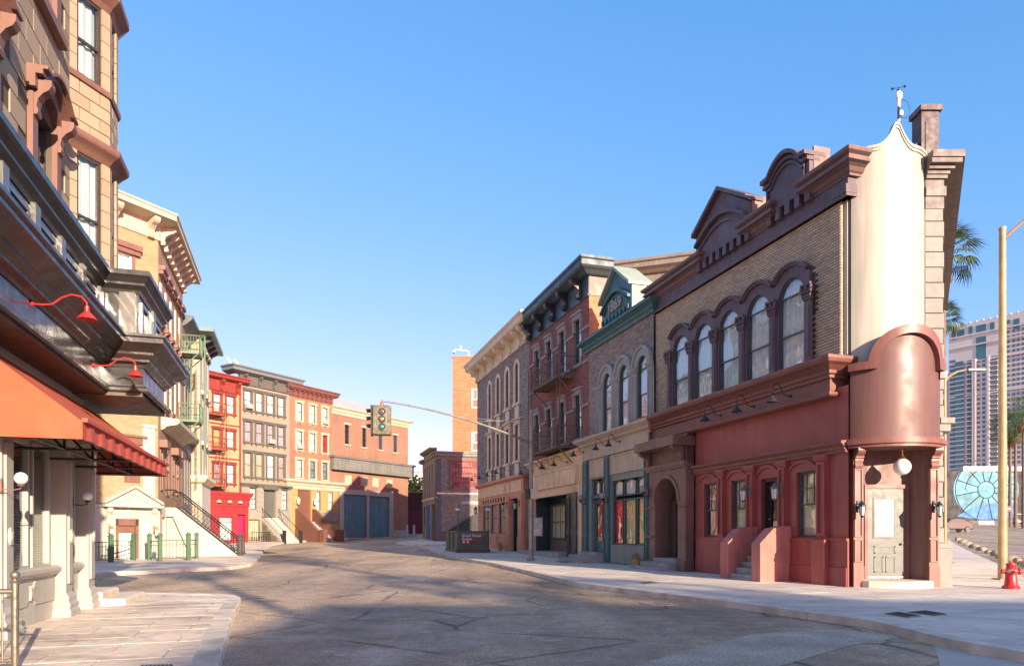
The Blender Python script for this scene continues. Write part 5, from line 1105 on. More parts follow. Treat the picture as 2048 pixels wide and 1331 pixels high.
fence(at(299,34.8), at(320,33.6), 'short green fence right of the pedimented door', (1,1), 1.0, 4); fence(at(321,33.6), at(377,34.5), 'long green iron fence in front of the stoop', (0,1), 1.05, 8); fence(at(379,34.5), at(393,36.5), 'green fence end panel against the stoop wall', (0,1), 1.05, 3)
# ---- narrow grey building, tan building with green eaves
GAR = mat('dark_grey_stone', (.20,.18,.16), .75, .12, 1, .1, streak=.15); TAN2 = mat('pale_tan_stone', (.42,.33,.23), .75, .1, 1, .1, island=.06); GREENC = mat('green_eaves_paint', (.12,.22,.18), .5, .1, 1.5, .05)
nf = Facade(yf.W(8.4)[:2], LA, .36); NB = nf.thing('narrow_grey_building', 'narrow dark grey building with tall arched windows squeezed between left-side houses', 'building')
no = [(.5+1.1*k,1.2+1.1*k,z0,z1,r_) for k in range(3) for z0, z1, r_ in ((12,14,0),(8.6,11,0),(3.2,6.4,.35))]
MB().box(.02,4.0,.3,8,-.6,15.2).build('outer_walls', GAR, NB); m = MB(); wall(m, 0, 4.0, -.5, 15.2, no, 0, .3); m.build('front_wall', GAR, NB)
for o_ in no: window(NB, *o_[:4], o_[4], -.1, .07, GREYW, rails=(.5,), curtain=CURT)
MB().sweep([(0,0),(4.0,0)], [(0,7.3),(.3,7.4),(.5,7.6),(.5,7.8),(0,7.85)]).build('string_cornice', NAVY, NB); MB().sweep([(0,0),(4.0,0)], [(0,14.6),(.2,14.7),(.5,15.0),(.6,15.1),(.6,15.3),(0,15.35)]).build('cornice', SLATE, NB)
tf = Facade(yf.W(12.6,.55)[:2], LA, .5); TB = tf.thing('tan_building', 'tan stone building with green bracketed eaves and white trim beyond the green fire escape', 'building')
MB().box(.02,5.2,.02,8,-.6,15.0).build('outer_walls', TAN2, TB)
to = [(.6+1.5*k,1.4+1.5*k,z0,z1) for k in range(3) for z0, z1 in ((12,14.2),(8.6,11),(5.2,7.4))]
m = MB(); wall(m, 0, 5.2, -.5, 15, to, .0, .3); m.build('front_wall', mat('off_white_trim', (.6,.53,.44), .7, .08, 1, .08), TB)
for o_ in to: window(TB, *o_, 0, -.1, .08, WHW, rails=(.5,), curtain=CURT); MB().box(o_[0]-.15,o_[1]+.15,-.25,0,o_[3],o_[3]+.25).build('window_hood', MATS['off_white_trim'], TB)
MB().sweep([(0,4),(0,0),(5.2,0),(5.2,3)], [(0,14.7),(.5,15.0),(.95,15.1),(.95,15.35),(0,15.45)]).build('eaves', GREENC, TB)
for k_ in range(4): k = MB(); bracket(k, .4+1.4*k_, .25, 14.0, 15.0, .7); k.build('bracket', NAVY, TB)
MB().sweep([(0,2),(0,0),(5.2,0)], [(0,4.6),(.3,4.7),(.5,4.95),(.5,5.15),(0,5.2)]).build('string_cornice', CRM, TB); MB().box(-.02,5.2,-.1,0,-.4,4.6).build('ground_floor', MATS['off_white_trim'], TB)
z = 5.4
while z < 14.5: MB().box(-.02,.0,.02,2.0,z,z+.42).build('stone_course', TAN2, TB); z += .45
GFE = mat('green_fire_escape_paint', (.16,.25,.155), .5, .12, 4, .05)
fire_escape(yf, 'fire_escape', 'pale green iron fire escape high above the left-hand stoop', GFE, (8.4,12.65), 6.7, 8.3, 1.2, [((.55,-1.35,-2.8),(.55,-1.35,5.6),.35),((-.1,-.6,0),(.4,-.6,4.2),.4)])

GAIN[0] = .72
# ================================================================ far row
def row(x0): p = Vector((-27.6,62))+Vector((cos(FA),sin(FA)))*x0; return Facade((p.x,p.y), FA, .78)
def sash(T, a, b, c, e, fm, cur, trim, tm=.14, hood=.0, ac=False, sillb=True, grp=None):
    window(T, a, b, c, e, 0, -.06, .05, fm, rails=(.5,), curtain=cur)
    MB().box(a-tm,a,-.07,0,c-.05,e).box(b,b+tm,-.07,0,c-.05,e).box(a-tm-hood,b+tm+hood,-.12,0,e,e+.16).box(a-tm-hood,b+tm+hood,-.16,0,e+.16,e+.24).build('window_surround', trim, T)
    MB().box(a-tm-.04,b+tm+.04,-.14,0,c-.17,c-.05).box(a-.05,a+.07,-.1,0,c-.34,c-.17).box(b-.07,b+.05,-.1,0,c-.34,c-.17).build('sill', trim, T)
def ac_unit(F, x, h, label):
    t = empty('air_conditioner', F.W(x,.06,h), F.a, label, 'air conditioner', 'window air conditioners'); AC = mat('ac_white', (.65,.63,.58), .5, .06, 4, .03)
    MB().box(-.3,.3,-.35,.1,0,.4).build('case', AC, t, bevel=.015)
    for k in range(6): MB().box(-.26,.26,-.358,-.35,.06+.05*k,.085+.05*k).build('louvre', mat('ac_grey', (.25,.25,.24), .5), t)
# red-trimmed house with red shop
RT = mat('red_trim_paint', (.33,.05,.035), .5, .1, 1, .05, streak=.1); PEACH = mat('peach_render', (.60,.38,.20), .8, .08, 1, .1); SHOPR = mat('bright_red_paint', (.42,.04,.04), .45, .1, .8, .05, streak=.12)
rf = row(.0); RH = rf.thing('red_trim_house', 'narrow peach house with dark red trim and cornice in the far row', 'building')
MB().box(.02,4.1,.3,8,-.6,14.9).build('outer_walls', PEACH, RH); ro = [(a,b,z0,z1) for a, b in ((1.3,2.05),(2.65,3.45)) for z0, z1 in ((11.9,13.5),(8.8,10.3),(5.5,7.2))]
m = MB(); wall(m, -.5, 4.1, -.4, 15, ro, 0, .3); m.build('front_wall', PEACH, RH)
curts = [CURT, mat('yellow_curtain', (.85,.5,.08), .8, .1, 3, 0), mat('patterned_curtain', (.45,.42,.42), .9, .5, 9, 0), CURT, CURT, CURT]
for o_, cu in zip(ro, curts): sash(RH, *o_, RT, cu, RT, .18, .05)
MB().box(-.5,4.15,-.1,.2,13.9,14.8).box(-.5,4.15,-.14,.2,13.8,13.92).build('frieze', RT, RH); MB().sweep([(-.5,0),(4.15,0),(4.15,2)], [(0,14.75),(.4,14.85),(.6,14.95),(.6,15.1),(.7,15.2),(.7,15.3),(0,15.4)]).build('cornice', RT, RH)
for k_ in range(3): k = MB(); bracket(k, .3+1.7*k_, .3, 13.9, 14.8, .5, .1); k.build('bracket', RT, RH)
for z in (10.75,7.65): MB().box(-.5,4.12,-.05,0,z,z+.12).build('string_course', RT, RH)
MB().box(4.0,4.14,-.08,.2,4.5,13.9).build('corner_strip', RT, RH)
MB().lathe([(2.2,0),(2.0,.8),(1.2,1.5),(.01,1.7)],(1.5,5,14.9),16).build('roof_dome', mat('pale_roof', (.62,.62,.62), .5, .05, 1, .05), RH)
rsf = row(.0); 
m = MB(); wall(m, -.1, 4.25, -.4, 4.0, [(1.2,2.6,.2,2.35),(3.1,3.9,-.3,2.6)], 1.0, .4); m.box(-.1,4.25,-.99,0,3.9,4.0); m.quad((4.25,-1,-.4),(4.25,0,-.4),(4.25,0,4.0),(4.25,-1,4.0)); m.build('shop_box', SHOPR, RH)
MB().sweep([(-.2,0),(-.2,-1.0),(4.25,-1.0),(4.25,0)], [(0,3.3),(.06,3.32),(.06,3.9),(.12,3.95),(.2,4.2),(.32,4.4),(.32,4.58),(0,4.62)]).build('shop_cornice', SHOPR, RH)
window(RH, 1.2, 2.6, .2, 2.35, 0, .9, .08, SHOPR, rails=(.8,), curtain=CURT); MB().box(3.1,3.9,-.7,-.6,-.3,2.6).build('shop_door', mat('magenta_door', (.5,.02,.12), .5, .1, 2, .03), RH)
for i, x in enumerate((1.0,2.1,3.2)):
    t = empty('shop_lamp', rf.W(x,1.12,3.75), FA, ('left','middle','right')[i]+' of three small pale lamps on the red shop cornice', 'lamp', 'lamps on the red shop'); MB().lathe([(.22,-.12),(.16,.02),(.05,.1),(.0001,.1)],(0,-.1,0),12).build('shade', CRM, t, True)
RFE = mat('red_fire_escape_paint', (.42,.12,.06), .5, .12, 4, .05)
fire_escape(rf, 'fire_escape', 'rust red iron fire escape on the peach house in the far row', RFE, (5.15,8.4,11.5), -.1, 1.9, 1.1, [((.95,-1.2,-.6),(.95,-1.2,7.2),.35),((.1,-.6,0),(.6,-.6,3.2),.4)])
# grey-tan townhouse
GT = mat('grey_tan_render', (.40,.315,.235), .8, .08, .8, .1); GTR = mat('grey_green_trim', (.14,.135,.115), .6, .1, 1.2, .05); GBS = mat('grey_base_stone', (.36,.32,.26), .8, .1, 1, .1)
gf = row(4.15); GT_ = gf.thing('grey_tan_townhouse', 'grey tan four-storey townhouse with grey trim and pale stoop in the far row', 'building'); W_ = 5.75
gxs = [(.42,1.2),(1.72,2.5),(3.03,3.8),(4.34,5.08)]; go = [(a,b,z0,z1) for z0, z1 in ((12.57,14.35),(9.55,11.45),(6.28,8.5)) for a, b in gxs]
MB().box(.02,W_,.3,8,-.6,15.6).build('outer_walls', GT, GT_); m = MB(); wall(m, 0, W_, 5.4, 15.8, go, 0, .3); m.build('front_wall', GT, GT_)
PINK = mat('pink_pattern_curtain', (.65,.42,.42), .9, .45, 8, 0); LIL = mat('lilac_curtain', (.6,.5,.52), .9, .3, 8, 0); PCH = mat('peach_blind', (.75,.55,.36), .8, .06, 3, 0)
for o_, cu in zip(go, [CURT]*4+[PINK,PINK,PINK,LIL]+[PCH,PCH,CURT,PINK]): sash(GT_, *o_, GTR, cu, GTR, .16, .06)
MB().box(-.1,W_+.1,-.1,.2,14.95,15.75).box(-.15,W_+.15,-.16,.2,14.85,14.97).build('frieze', GTR, GT_); MB().sweep([(-.6,1),(-.6,0),(W_+.5,0),(W_+.5,1)], [(0,15.7),(.3,15.8),(.7,15.95),(.7,16.2),(.85,16.3),(.85,16.42),(0,16.5)]).build('cornice', mat('blue_grey_paint', (.2,.22,.23), .5, .08, 1, .04), GT_)
for k_ in range(4): k = MB(); bracket(k, .3+1.7*k_, .22, 15.0, 15.8, .5, .1); k.build('bracket', GTR, GT_)
for a in ((.2,-.6),(1.0,-.9)): 
    t = MB().bar((a[0]-.9,1,16.4+.9),(a[0]+.1,1,16.3),.09).build('roof_strut', SENS, GT_)
lo_ = [(.95,1.7,3.15,5.2),(4.7,5.4,3.15,5.2),(2.55,3.95,2.35,5.3),(.8,2.1,.2,2.2)]
m = MB(); wall(m, 0, W_, -.4, 5.5, lo_, .12, .35); m.build('base_wall', GBS, GT_); MB().box(-.1,W_+.2,-.3,0,5.45,5.62).box(-.05,W_+.15,-.2,0,4.95+.3,5.45).build('string_course', GTR, GT_)
for k_ in range(6):
    for a, b in ((.02,.9),(1.78,2.5),(4.0,4.62),(5.46,5.73)): MB().box(a,b,-.16,-.12,2.5+.47*k_,2.5+.47*k_+.43).build('rusticated_block', GBS, GT_)
for a, b, c, e in lo_[:2]: window(GT_, a, b, c, e, 0, .0, .08, GTR, rails=(.5,), bars=((0,1,1),(1,1,1)), curtain=CURT); MB().box(a-.15,b+.15,-.2,-.12,e,e+.25).build('lintel', GTR, GT_)
window(GT_, .8, 2.1, .2, 2.2, 0, .0, .08, GTR, rails=(), bars=((0,4,0),), curtain=CURTY)
MB().box(2.4,4.1,-.35,-.12,5.1,5.5).build('door_hood', GTR, GT_); dr = MB().box(2.55,3.95,.15,.2,2.35,5.3).box(2.85,3.65,.1,.15,2.35,4.6).build('door', GTR, GT_)
for k_ in range(13): MB().box(2.3,4.2,-3.3+.25*k_,-.12,-.3,.19*(k_+1)-.1).build('step', STO, GT_)
for i, x in enumerate((2.25,4.2)):
    t = empty('stoop_railing', gf.W(x,3.4,0), FA, ('left','right')[i]+' black iron railing of the pale stoop on the grey tan townhouse', 'railing', 'iron railings of the pale stoop'); MB().bar((0,0,1.0),(0,3.2,3.3),.035).build('top_rail', MATS['iron'], t); MB().bar((0,0,.2),(0,3.2,2.5),.025).build('bottom_rail', MATS['iron'], t); MB().box(-.12,.12,-.12,.12,-.2,1.15).build('newel', MATS['iron'], t)
    for k_ in range(10): y = .3+.31*k_; MB().bar((0,y,.2+.72*y),(0,y,1.0+.72*y),.015).build('baluster', MATS['iron'], t)
ar = empty('area_railing', gf.W(-.1,1.6,0), FA, 'low black iron railing before the basement of the grey tan townhouse', 'railing'); MB().box(0,2.2,-.02,.02,.95,1.0).build('top_rail', MATS['iron'], ar)
for k_ in range(12): MB().box(.05+.19*k_,.08+.19*k_,-.015,.015,-.2,.95).build('bar', MATS['iron'], ar)
ac_unit(gf, .8, 12.65, 'air conditioner in the top left window of the grey tan townhouse'); ac_unit(gf, 3.4, 9.62, 'air conditioner in a middle floor window of the grey tan townhouse')
# brown brick townhouse with yellow base
BBR = mat('brown_orange_brick', (.42,.19,.115), .88, .1, .8, .15, 60, island=.1); CRT = mat('cream_trim', (.62,.53,.38), .6, .08, 1, .05); YEL = mat('yellow_ochre_stone', (.52,.34,.13), .75, .08, 1, .1, island=.05); BST = mat('brown_stoop', (.22,.09,.06), .6, .12, 1, .08); BCR = mat('maroon_cornice', (.22,.085,.07), .6, .1, 1, .06)
bf = row(9.9); BH = bf.thing('brown_brick_townhouse', 'brown brick townhouse with cream window trim and yellow base in the far row', 'building'); W_ = 5.75
bxs = [(.88,1.6),(2.62,3.36),(4.35,5.07)]; bo_ = [(a,b,z0,z1) for z0, z1 in ((12.4,14.2),(9.45,11.3),(6.6,8.4)) for a, b in bxs]
MB().box(.02,W_,.3,8,-.6,15.0).build('outer_walls', BBR, BH); m = MB(); wall(m, 0, W_, 5.3, 15.0, bo_, 0, .3); m.build('front_wall', BBR, BH)
REDC2 = mat('scarlet_blind', (.6,.02,.02), .8, .05, 3, 0); BLUP = mat('blue_pattern_curtain', (.3,.3,.36), .9, .6, 9, 0)
for o_, cu in zip(bo_, [CURT]*3+[CURT,CURT,REDC2]+[CURT,BLUP,BLUP]): sash(BH, *o_, GREYW, cu, CRT, .18, .06)
MB().box(-.05,W_+.05,-.1,.2,14.75,15.4).build('frieze', BCR, BH); MB().sweep([(-.1,1),(-.1,0),(W_+.1,0),(W_+.1,1)], [(0,15.35),(.3,15.4),(.5,15.6),(.5,15.75),(.6,15.85),(.6,15.95),(0,16)]).build('cornice', BCR, BH)
for k_ in range(9): k = MB(); bracket(k, .35+.63*k_, .16, 14.85, 15.4, .35, .1); k.build('bracket', BCR, BH)
MB().sweep([(-.4,.5),(-.4,-.1),(7.2,-.1),(7.2,.5)], [(0,5.4),(.1,5.42),(.1,5.75),(.2,5.8),(.2,5.95),(.45,6.15),(.45,6.35),(0,6.4)]).build('string_cornice', CRT, BH)
m = MB(); wall(m, 0, 6.6, -.4, 5.45, [(.95,2.75,2.1,5.35),(3.45,4.05,3.25,5.3),(5.15,5.8,3.25,5.3)], .1, .4); m.build('base_wall', YEL, BH)
for k_ in range(8): MB().box(0,.9,-.13,-.1,1.2+.52*k_,1.2+.52*k_+.48).build('ashlar_block', YEL, BH)
for a, b in ((3.45,4.05),(5.15,5.8)): window(BH, a, b, 3.25, 5.3, 0, .0, .06, GREYW, rails=(.5,), curtain=CURT)
MB().box(3.2,6.5,-.25,-.1,2.15,3.1).box(3.15,6.55,-.32,-.1,3.0,3.15).build('apron_panel', GBS, BH); MB().box(.95,2.75,.1,.2,2.1,5.35).box(1.25,2.45,.05,.1,2.1,4.7).build('door', BST, BH)
for x in (.6,2.85): MB().prismx([(-.1,-.4),(-4.0,-.4),(-4.0,.75),(-3.6,.9),(-.4,3.4),(-.1,3.4)], x, x+.35).box(x-.1,x+.45,-4.3,-3.7,-.4,1.25).build('stoop_wall', BST, BH)
for k_ in range(11): MB().box(.95,2.85,-3.5+.3*k_,-.1,-.3,.19*(k_+1)).build('step', STEP, BH)
for i, x in enumerate((.75,2.95)): lantern(bf.W(x,.12,4.3), FA, 'pale lantern '+('left' if i == 0 else 'right')+' of the brown townhouse door', CRT, 'lanterns at the brown townhouse door', 1.8)
ac_unit(bf, 4.7, 12.45, 'air conditioner in the top right window of the brown brick townhouse'); ac_unit(bf, 1.24, 9.5, 'air conditioner in the left middle window of the brown brick townhouse')
# garage
GBRK = mat('garage_brick', (.40,.20,.135), .88, .12, .5, .15, 60, island=.1, streak=.12); CANO = mat('weathered_grey_canopy', (.25,.24,.215), .75, .15, .8, .1, streak=.2); TDR = mat('teal_door_paint', (.12,.27,.32), .5, .14, 1, .06, streak=.2)
xf_ = row(15.65); GG = xf_.thing('garage_building', 'brick garage with two large teal panelled doors and grey canopy', 'building'); W_ = 12.5; b0 = .38
MB().box(.02,W_,.3,12,-.6,14.0).build('outer_walls', GBRK, GG); GM = mat('roof_metal', (.6,.62,.63), .4, .06, 1, .05, metal=.2)
MB().prismx([(.6,14.0),(12,14.0),(12,17.2),(5,16.9)], .0, 11).build('roof', GM, GG)
for k_ in range(22): MB().prismx([(.6,14.0),(.6,14.08),(5,16.98),(5,16.9)], .5*k_, .5*k_+.05).build('roof_seam', GM, GG)
gw = [(1.9,2.55,10.7,12.85),(4.6,5.25,10.65,12.85),(7.3,7.9,10.65,12.8),(9.85,10.5,10.6,12.65)]
m = MB(); wall(m, -.0, W_, -.4, 13.8, gw+[(1.65,5.27,b0,5.2),(5.62,9.05,b0,5.15)], 0, .3); m.build('front_wall', GBRK, GG)
for o_ in gw: window(GG, *o_, 0, -.1, .06, GREYW, rails=(.5,), bars=((0,0,1),(1,0,1))); MB().box(o_[0]-.2,o_[1]+.2,-.1,0,o_[3],o_[3]+.2).build('lintel', CRT, GG); MB().box(o_[0]-.2,o_[1]+.2,-.12,0,o_[2]-.14,o_[2]).build('sill', CRT, GG)
MB().sweep([(-.1,0),(W_,0),(W_,3)], [(0,13.75),(.1,13.78),(.1,14.05),(.2,14.1),(.2,14.35),(.4,14.5),(.4,14.65),(0,14.7)]).build('cornice', CRT, GG)
MB().box(-.3,W_+.4,-.6,0,7.75,9.1).sweep([(-.35,0),(-.35,-.65),(W_+.45,-.65),(W_+.45,0)], [(0,9.0),(.1,9.05),(.15,9.2),(0,9.28)]).build('canopy', CANO, GG)
for k_ in range(6): p = MB(); panel_frame(p, .2+2.05*k_, 2.0+2.05*k_, 7.95, 8.85, .6, .06, .03); p.build('canopy_panel', CANO, GG)
for a in (1.85,4.3,6.2,8.6): MB().box(a,a+.98,-.08,0,6.25,7.3).box(a+.2,a+.78,-.12,-.08,6.45,7.1).build('stone_plaque', CRT, GG)
MB().box(1.0,1.65,-.12,0,-.3,5.2).box(9.05,9.7,-.12,0,-.3,5.2).box(5.27,5.62,-.1,0,-.3,5.2).box(1.0,9.7,-.12,0,5.2,5.75).box(.9,1.75,-.18,0,-.3,1.3).build('door_surround', mat('pale_concrete', (.5,.47,.41), .75, .1, 1, .1, streak=.1), GG)
MB().box(9.7,W_+.02,-.08,0,-.3,1.3).build('base_course', MATS['pale_concrete'], GG)
for a, b in ((1.65,5.27),(5.62,9.05)):
    for q_ in range(4):
        x0_, x1_ = a+(b-a)*q_/4, a+(b-a)*(q_+1)/4; dl_ = MB().box(x0_+.01,x1_-.01,.1,.16,b0,5.2).build('door_leaf', TDR, GG)
        for z0, z1 in ((b0+.15,1.1),(1.3,2.0),(2.2,3.2),(3.4,4.1),(4.3,5.0)):
            for xa, xb in ((x0_+.08,(x0_+x1_)/2-.03),((x0_+x1_)/2+.03,x1_-.08)): MB().box(xa,xb,.07,.1,z0,z1).build('raised_panel', TDR, dl_, bevel=.015)
# alley end
al = empty('alley_wall', at(845,96)+(G(0,96)+.1,), pi, 'dark red alley wall and gate between garage and sign building', 'wall'); MB().box(-.2,3.2,0,.3,-.5,5.5).build('wall', mat('maroon_wall', (.10,.035,.035), .8, .2, 1, .1), al); MB().box(.1,2.0,.3,.36,-.5,3).build('gate', mat('maroon_gate', (.16,.03,.04), .6, .1, 1, .05), al); MB().box(-.2,3.2,-.02,.32,5.5,5.6).build('coping', BRN2, al)
ws_ = empty('white_shed', at(815,125)+(3.2,), 0, 'plain sunlit white building glimpsed beyond the alley', 'building'); MB().box(0,12,0,10,-1,9.5).build('wall', mat('white_wall', (.7,.67,.62), .7, .05, 1, .05), ws_); MB().box(-.2,12.2,-.2,10.2,9.5,9.7).build('roof', CRT, ws_)
for i, u in enumerate((814,828)):
    p = at(u,84); t = empty('bollard', (*p, G(*p)+.0), 0, ('left','right')[i]+' white bollard by the alley mouth', 'bollard', 'white bollards'); MB().lathe([(.13,-.2),(.13,1.35),(.1,1.45),(.0001,1.48)],n=12).build('post', mat('bollard_white', (.65,.65,.66), .5, .05, 3, .03), t, True); MB().lathe([(.135,1.0),(.135,1.12)],n=12).build('band', CRT, t)
GAIN[0] = 1.0
# ================================================================ street furniture
GALV = mat('galvanised_steel', (.30,.28,.25), .5, .25, 3, .08, metal=.4); WORN = mat('worn_signal_paint', (.15,.145,.09), .7, .5, 5, .25)
p = at(1062,34.2); TP = empty('traffic_signal_pole', (*p, G(*p)+.13), 0, 'grey steel mast-arm pole carrying the traffic signal over the street', 'pole')
MB().lathe([(.115,0),(.11,2.6),(.095,3.2),(.09,6.2),(.065,7.35),(.0001,7.4)],n=16).build('mast', GALV, TP, True); MB().box(-.22,.22,-.22,.22,-.05,.05).build('base_plate', IRON2, TP)
for a in range(4): MB().lathe([(.035,.04),(.035,.12),(.0001,.13)],(.17*(1 if a % 2 else -1),.17*(1 if a > 1 else -1),0),6).build('anchor_bolt', IRON2, TP)
tip = Vector((-5.35-p[0], 28.8-p[1], 6.75)); a0_ = Vector((-.1,-.08,5.75))
arm = [a0_.lerp(tip, f)+Vector((0,0,1.05*sin(f*pi/2)**.9-1.05*f)) for f in [i/12 for i in range(13)]]
MB().tube([tuple(q) for q in arm], [.065-.035*i/12 for i in range(13)], 10).build('mast_arm', GALV, TP, True)
MB().tube([(0,0,6.9),tuple(arm[5])],.012,6).tube([(0,0,6.6),tuple(arm[7])],.012,6).build('stay_rods', GALV, TP)
pb = MB().box(-.03,.33,-.2,.05,3.0,3.5).build('pedestrian_signal', mat('pale_signal_yellow', (.5,.47,.3), .6, .15, 4, .05), TP, bevel=.02); MB().box(-.28,-.1,-.22,.1,3.02,3.5).build('pedestrian_visor', MATS['iron'], TP)
cbx = MB().box(.12,.56,-.18,.12,1.2,2.1).build('control_box', mat('weathered_box', (.38,.36,.31), .7, .3, 4, .12), TP, bevel=.02); MB().box(.43,.46,-.2,-.18,1.55,1.62).build('latch', IRON2, cbx)
wt = Vector((p[0],p[1],G(*p)+.13))+tip; sg = empty('traffic_signal', wt-Vector((0,0,.12)), .12, 'weathered three-lens traffic signal hanging from the mast arm', 'traffic signal')
sg.scale = (.88,.88,.9)
MB().box(-.42,.42,-.25,.3,-1.42,-.08).build('housing', WORN, sg, bevel=.05); MB().box(-.5,-.43,-.35,.3,-1.46,-.1).build('back_plate', MATS['iron'], sg); MB().lathe([(.09,-.08),(.09,.06),(.05,.1),(.03,.2)],n=10).build('hanger', mat('rust_orange', (.35,.13,.05), .8, .3, 6, .1), sg)
MB().box(-.2,.24,-.28,-.25,-1.25,-.2).build('lens_panel', mat('worn_grey_panel', (.2,.18,.14), .75, .4, 6, .2), sg)
for k, (nm, c) in enumerate((('red_lens',(.55,.015,.03)),('amber_lens',(.75,.3,.0)),('green_lens',(.0,.38,.28)))):
    z = -.38-.345*k; MB().lathe([(.145,0),(.165,.0),(.165,.05),(.145,.05)],n=20).xf(Matrix.Translation((.02,-.28,z)) @ Matrix.Rotation(pi/2,4,'X')).build('lens_rim', MATS['iron'], sg)
    MB().lathe([(.0001,.06),(.06,.052),(.11,.03),(.145,.0)],n=20).xf(Matrix.Translation((.02,-.28,z)) @ Matrix.Rotation(pi/2,4,'X')).build(nm, mat(nm, c, .12, .04, 8, 0, coat=.5), sg, True)
    MB().lathe([(.14,0),(.15,0),(.15,.22),(.14,.22)],n=14,a0=.2,a1=pi+.0).xf(Matrix.Translation((-.5,0,z)) @ Matrix.Rotation(-pi/2,4,'Z') @ Matrix.Rotation(pi/2,4,'X')).build('side_visor', MATS['iron'], sg)
# subway entrance
SUBG = mat('subway_green', (.035,.085,.05), .5, .15, 2, .06, streak=.15); SBLK = mat('subway_black', (.012,.014,.014), .35, .1, 4, .03); WHT = mat('white_lettering', (.8,.8,.8), .5, 0, 4, 0); REDS = mat('route_red', (.6,.02,.03), .5, .03, 4, 0)
c = (-3.46,44.4); SU = empty('subway_entrance', (*c, G(*c)+.13), .05, 'green subway stair enclosure with a black station sign', 'subway entrance')
dirv = Vector((-.296,.955)); A2 = .05; q0 = Matrix.Rotation(-A2,2) @ dirv
W2 = 2.0; F0, F1 = Vector((0,0)), Vector((W2,0)); B0 = q0*3.5; B1 = F1+q0*3.5
def sidebox(P, Q, t, z0, z1):
    d = (Q-P).normalized(); n_ = Vector((-d.y,d.x))*t; return [(P.x,P.y),(Q.x,Q.y),(Q.x+n_.x,Q.y+n_.y),(P.x+n_.x,P.y+n_.y)]
for P, Q in ((F0,F1),(B0,F0),(F1,B1)):
    MB().prismz(sidebox(P,Q,.08,0,0), .24, 1.3).build('side_panel', SUBG, SU); d = (Q-P).normalized(); o_ = Vector((d.y,-d.x))*.06
    MB().prismz(sidebox(P+o_-d*.06,Q+o_+d*.06,.25,0,0), -.2, .24).build('plinth', SBLK if P is F0 else SUBG, SU)
    MB().prismz(sidebox(P+o_*.7,Q+o_*.7,.16,0,0), 1.3, 1.38).build('cap_rail', SUBG, SU)
for t_ in (.33,.66): P = B0.lerp(F0,t_); MB().box(P.x-.05,P.x+.05,P.y-.05,P.y+.05,.24,1.3).build('post', SUBG, SU)
sgn = MB().box(.2,1.75,-.05,0,.55,1.22).build('sign_panel', SBLK, SU); MB().box(.2,1.75,-.056,-.05,1.19,1.2).build('sign_rule', WHT, sgn)
put_text('Grand Street', .23, sgn, .27, -.056, 1.0, WHT, .003, bold=False, name='sign_lettering'); put_text('Station', .23, sgn, .27, -.056, .8, WHT, .003, bold=False, name='sign_lettering')
for x, ch in ((.4,'B'),(.67,'D')):
    d_ = MB().lathe([(.0001,.006),(.12,.006),(.12,0)],n=20).xf(Matrix.Translation((x,-.05,.68)) @ Matrix.Rotation(pi/2,4,'X')).build('route_disc', REDS, sgn); put_text(ch, .18, d_, x, -.06, .617, WHT, .003, True, True, name='route_letter')
for i, P in enumerate((F0+Vector((.03,.05)), F1+Vector((-.06,.05)))):
    wp = Matrix.Rotation(A2,2) @ P; t = empty('subway_globe_lamp', (c[0]+wp.x,c[1]+wp.y,G(*c)+1.48), 0, ('left','right')[i]+' green and white globe lamp above the subway enclosure', 'lamp', 'subway globe lamps')
    MB().lathe([(.06,0),(.05,.1),(.03,.15),(.03,1.2),(.06,1.25),(.07,1.28)],n=10).build('post', SUBG, t, True); pf_ = [(max(.0001,.18*sin(pi*k/10)), 1.45-.18*cos(pi*k/10)) for k in range(11)]
    MB().lathe(pf_[:6],n=20).build('lower_globe', MATS['opal'], t, True); MB().lathe(pf_[5:],n=20).build('upper_globe', mat('jade_glass', (.0,.28,.2), .2, .05, 5, 0), t, True)
# hydrant
HYD = mat('hydrant_red', (.50,.02,.022), .35, .12, 6, .05, coat=.2); h0 = at(2022,17.75)
hy = empty('fire_hydrant', (*h0, G(*h0)+.13), -.2, 'red fire hydrant on the pavement beside the tall tan lamp post', 'hydrant')
MB().lathe([(.2,0),(.2,.05),(.165,.07),(.15,.09),(.125,.36),(.14,.37),(.14,.39),(.12,.4),(.12,.49),(.125,.5)],n=20).build('barrel', HYD, hy, True); MB().lathe([(.125,.49),(.13,.51),(.11,.53),(.11,.6),(.12,.615),(.115,.64),(.04,.655),(.035,.69),(.0001,.69)],n=20).build('bonnet', HYD, hy, True)
MB().lathe([(.121,.4),(.123,.49)],n=20).build('collar_band', mat('band_pinkish', (.6,.42,.36), .5, .15, 6, .03), hy)
for an, l_, r_ in ((pi,.13,.06),(0,.12,.085),(-pi/2,.1,.05)): MB().lathe([(r_*.7,0),(r_*.7,l_*.5),(r_,l_*.55),(r_,l_*.9),(r_*.4,l_),(r_*.35,l_+.06),(.0001,l_+.06)],n=10).xf(Matrix.Translation((.1*cos(an),.1*sin(an),.44)) @ Matrix.Rotation(an,4,'Z') @ Matrix.Rotation(pi/2,4,'Y')).build('outlet_cap', HYD, hy, True)
for k in range(8): a = 2*pi*k/8; MB().lathe([(.018,.05),(.018,.075),(.0001,.08)],(.18*cos(a),.18*sin(a),0),6).build('flange_bolt', HYD, hy)
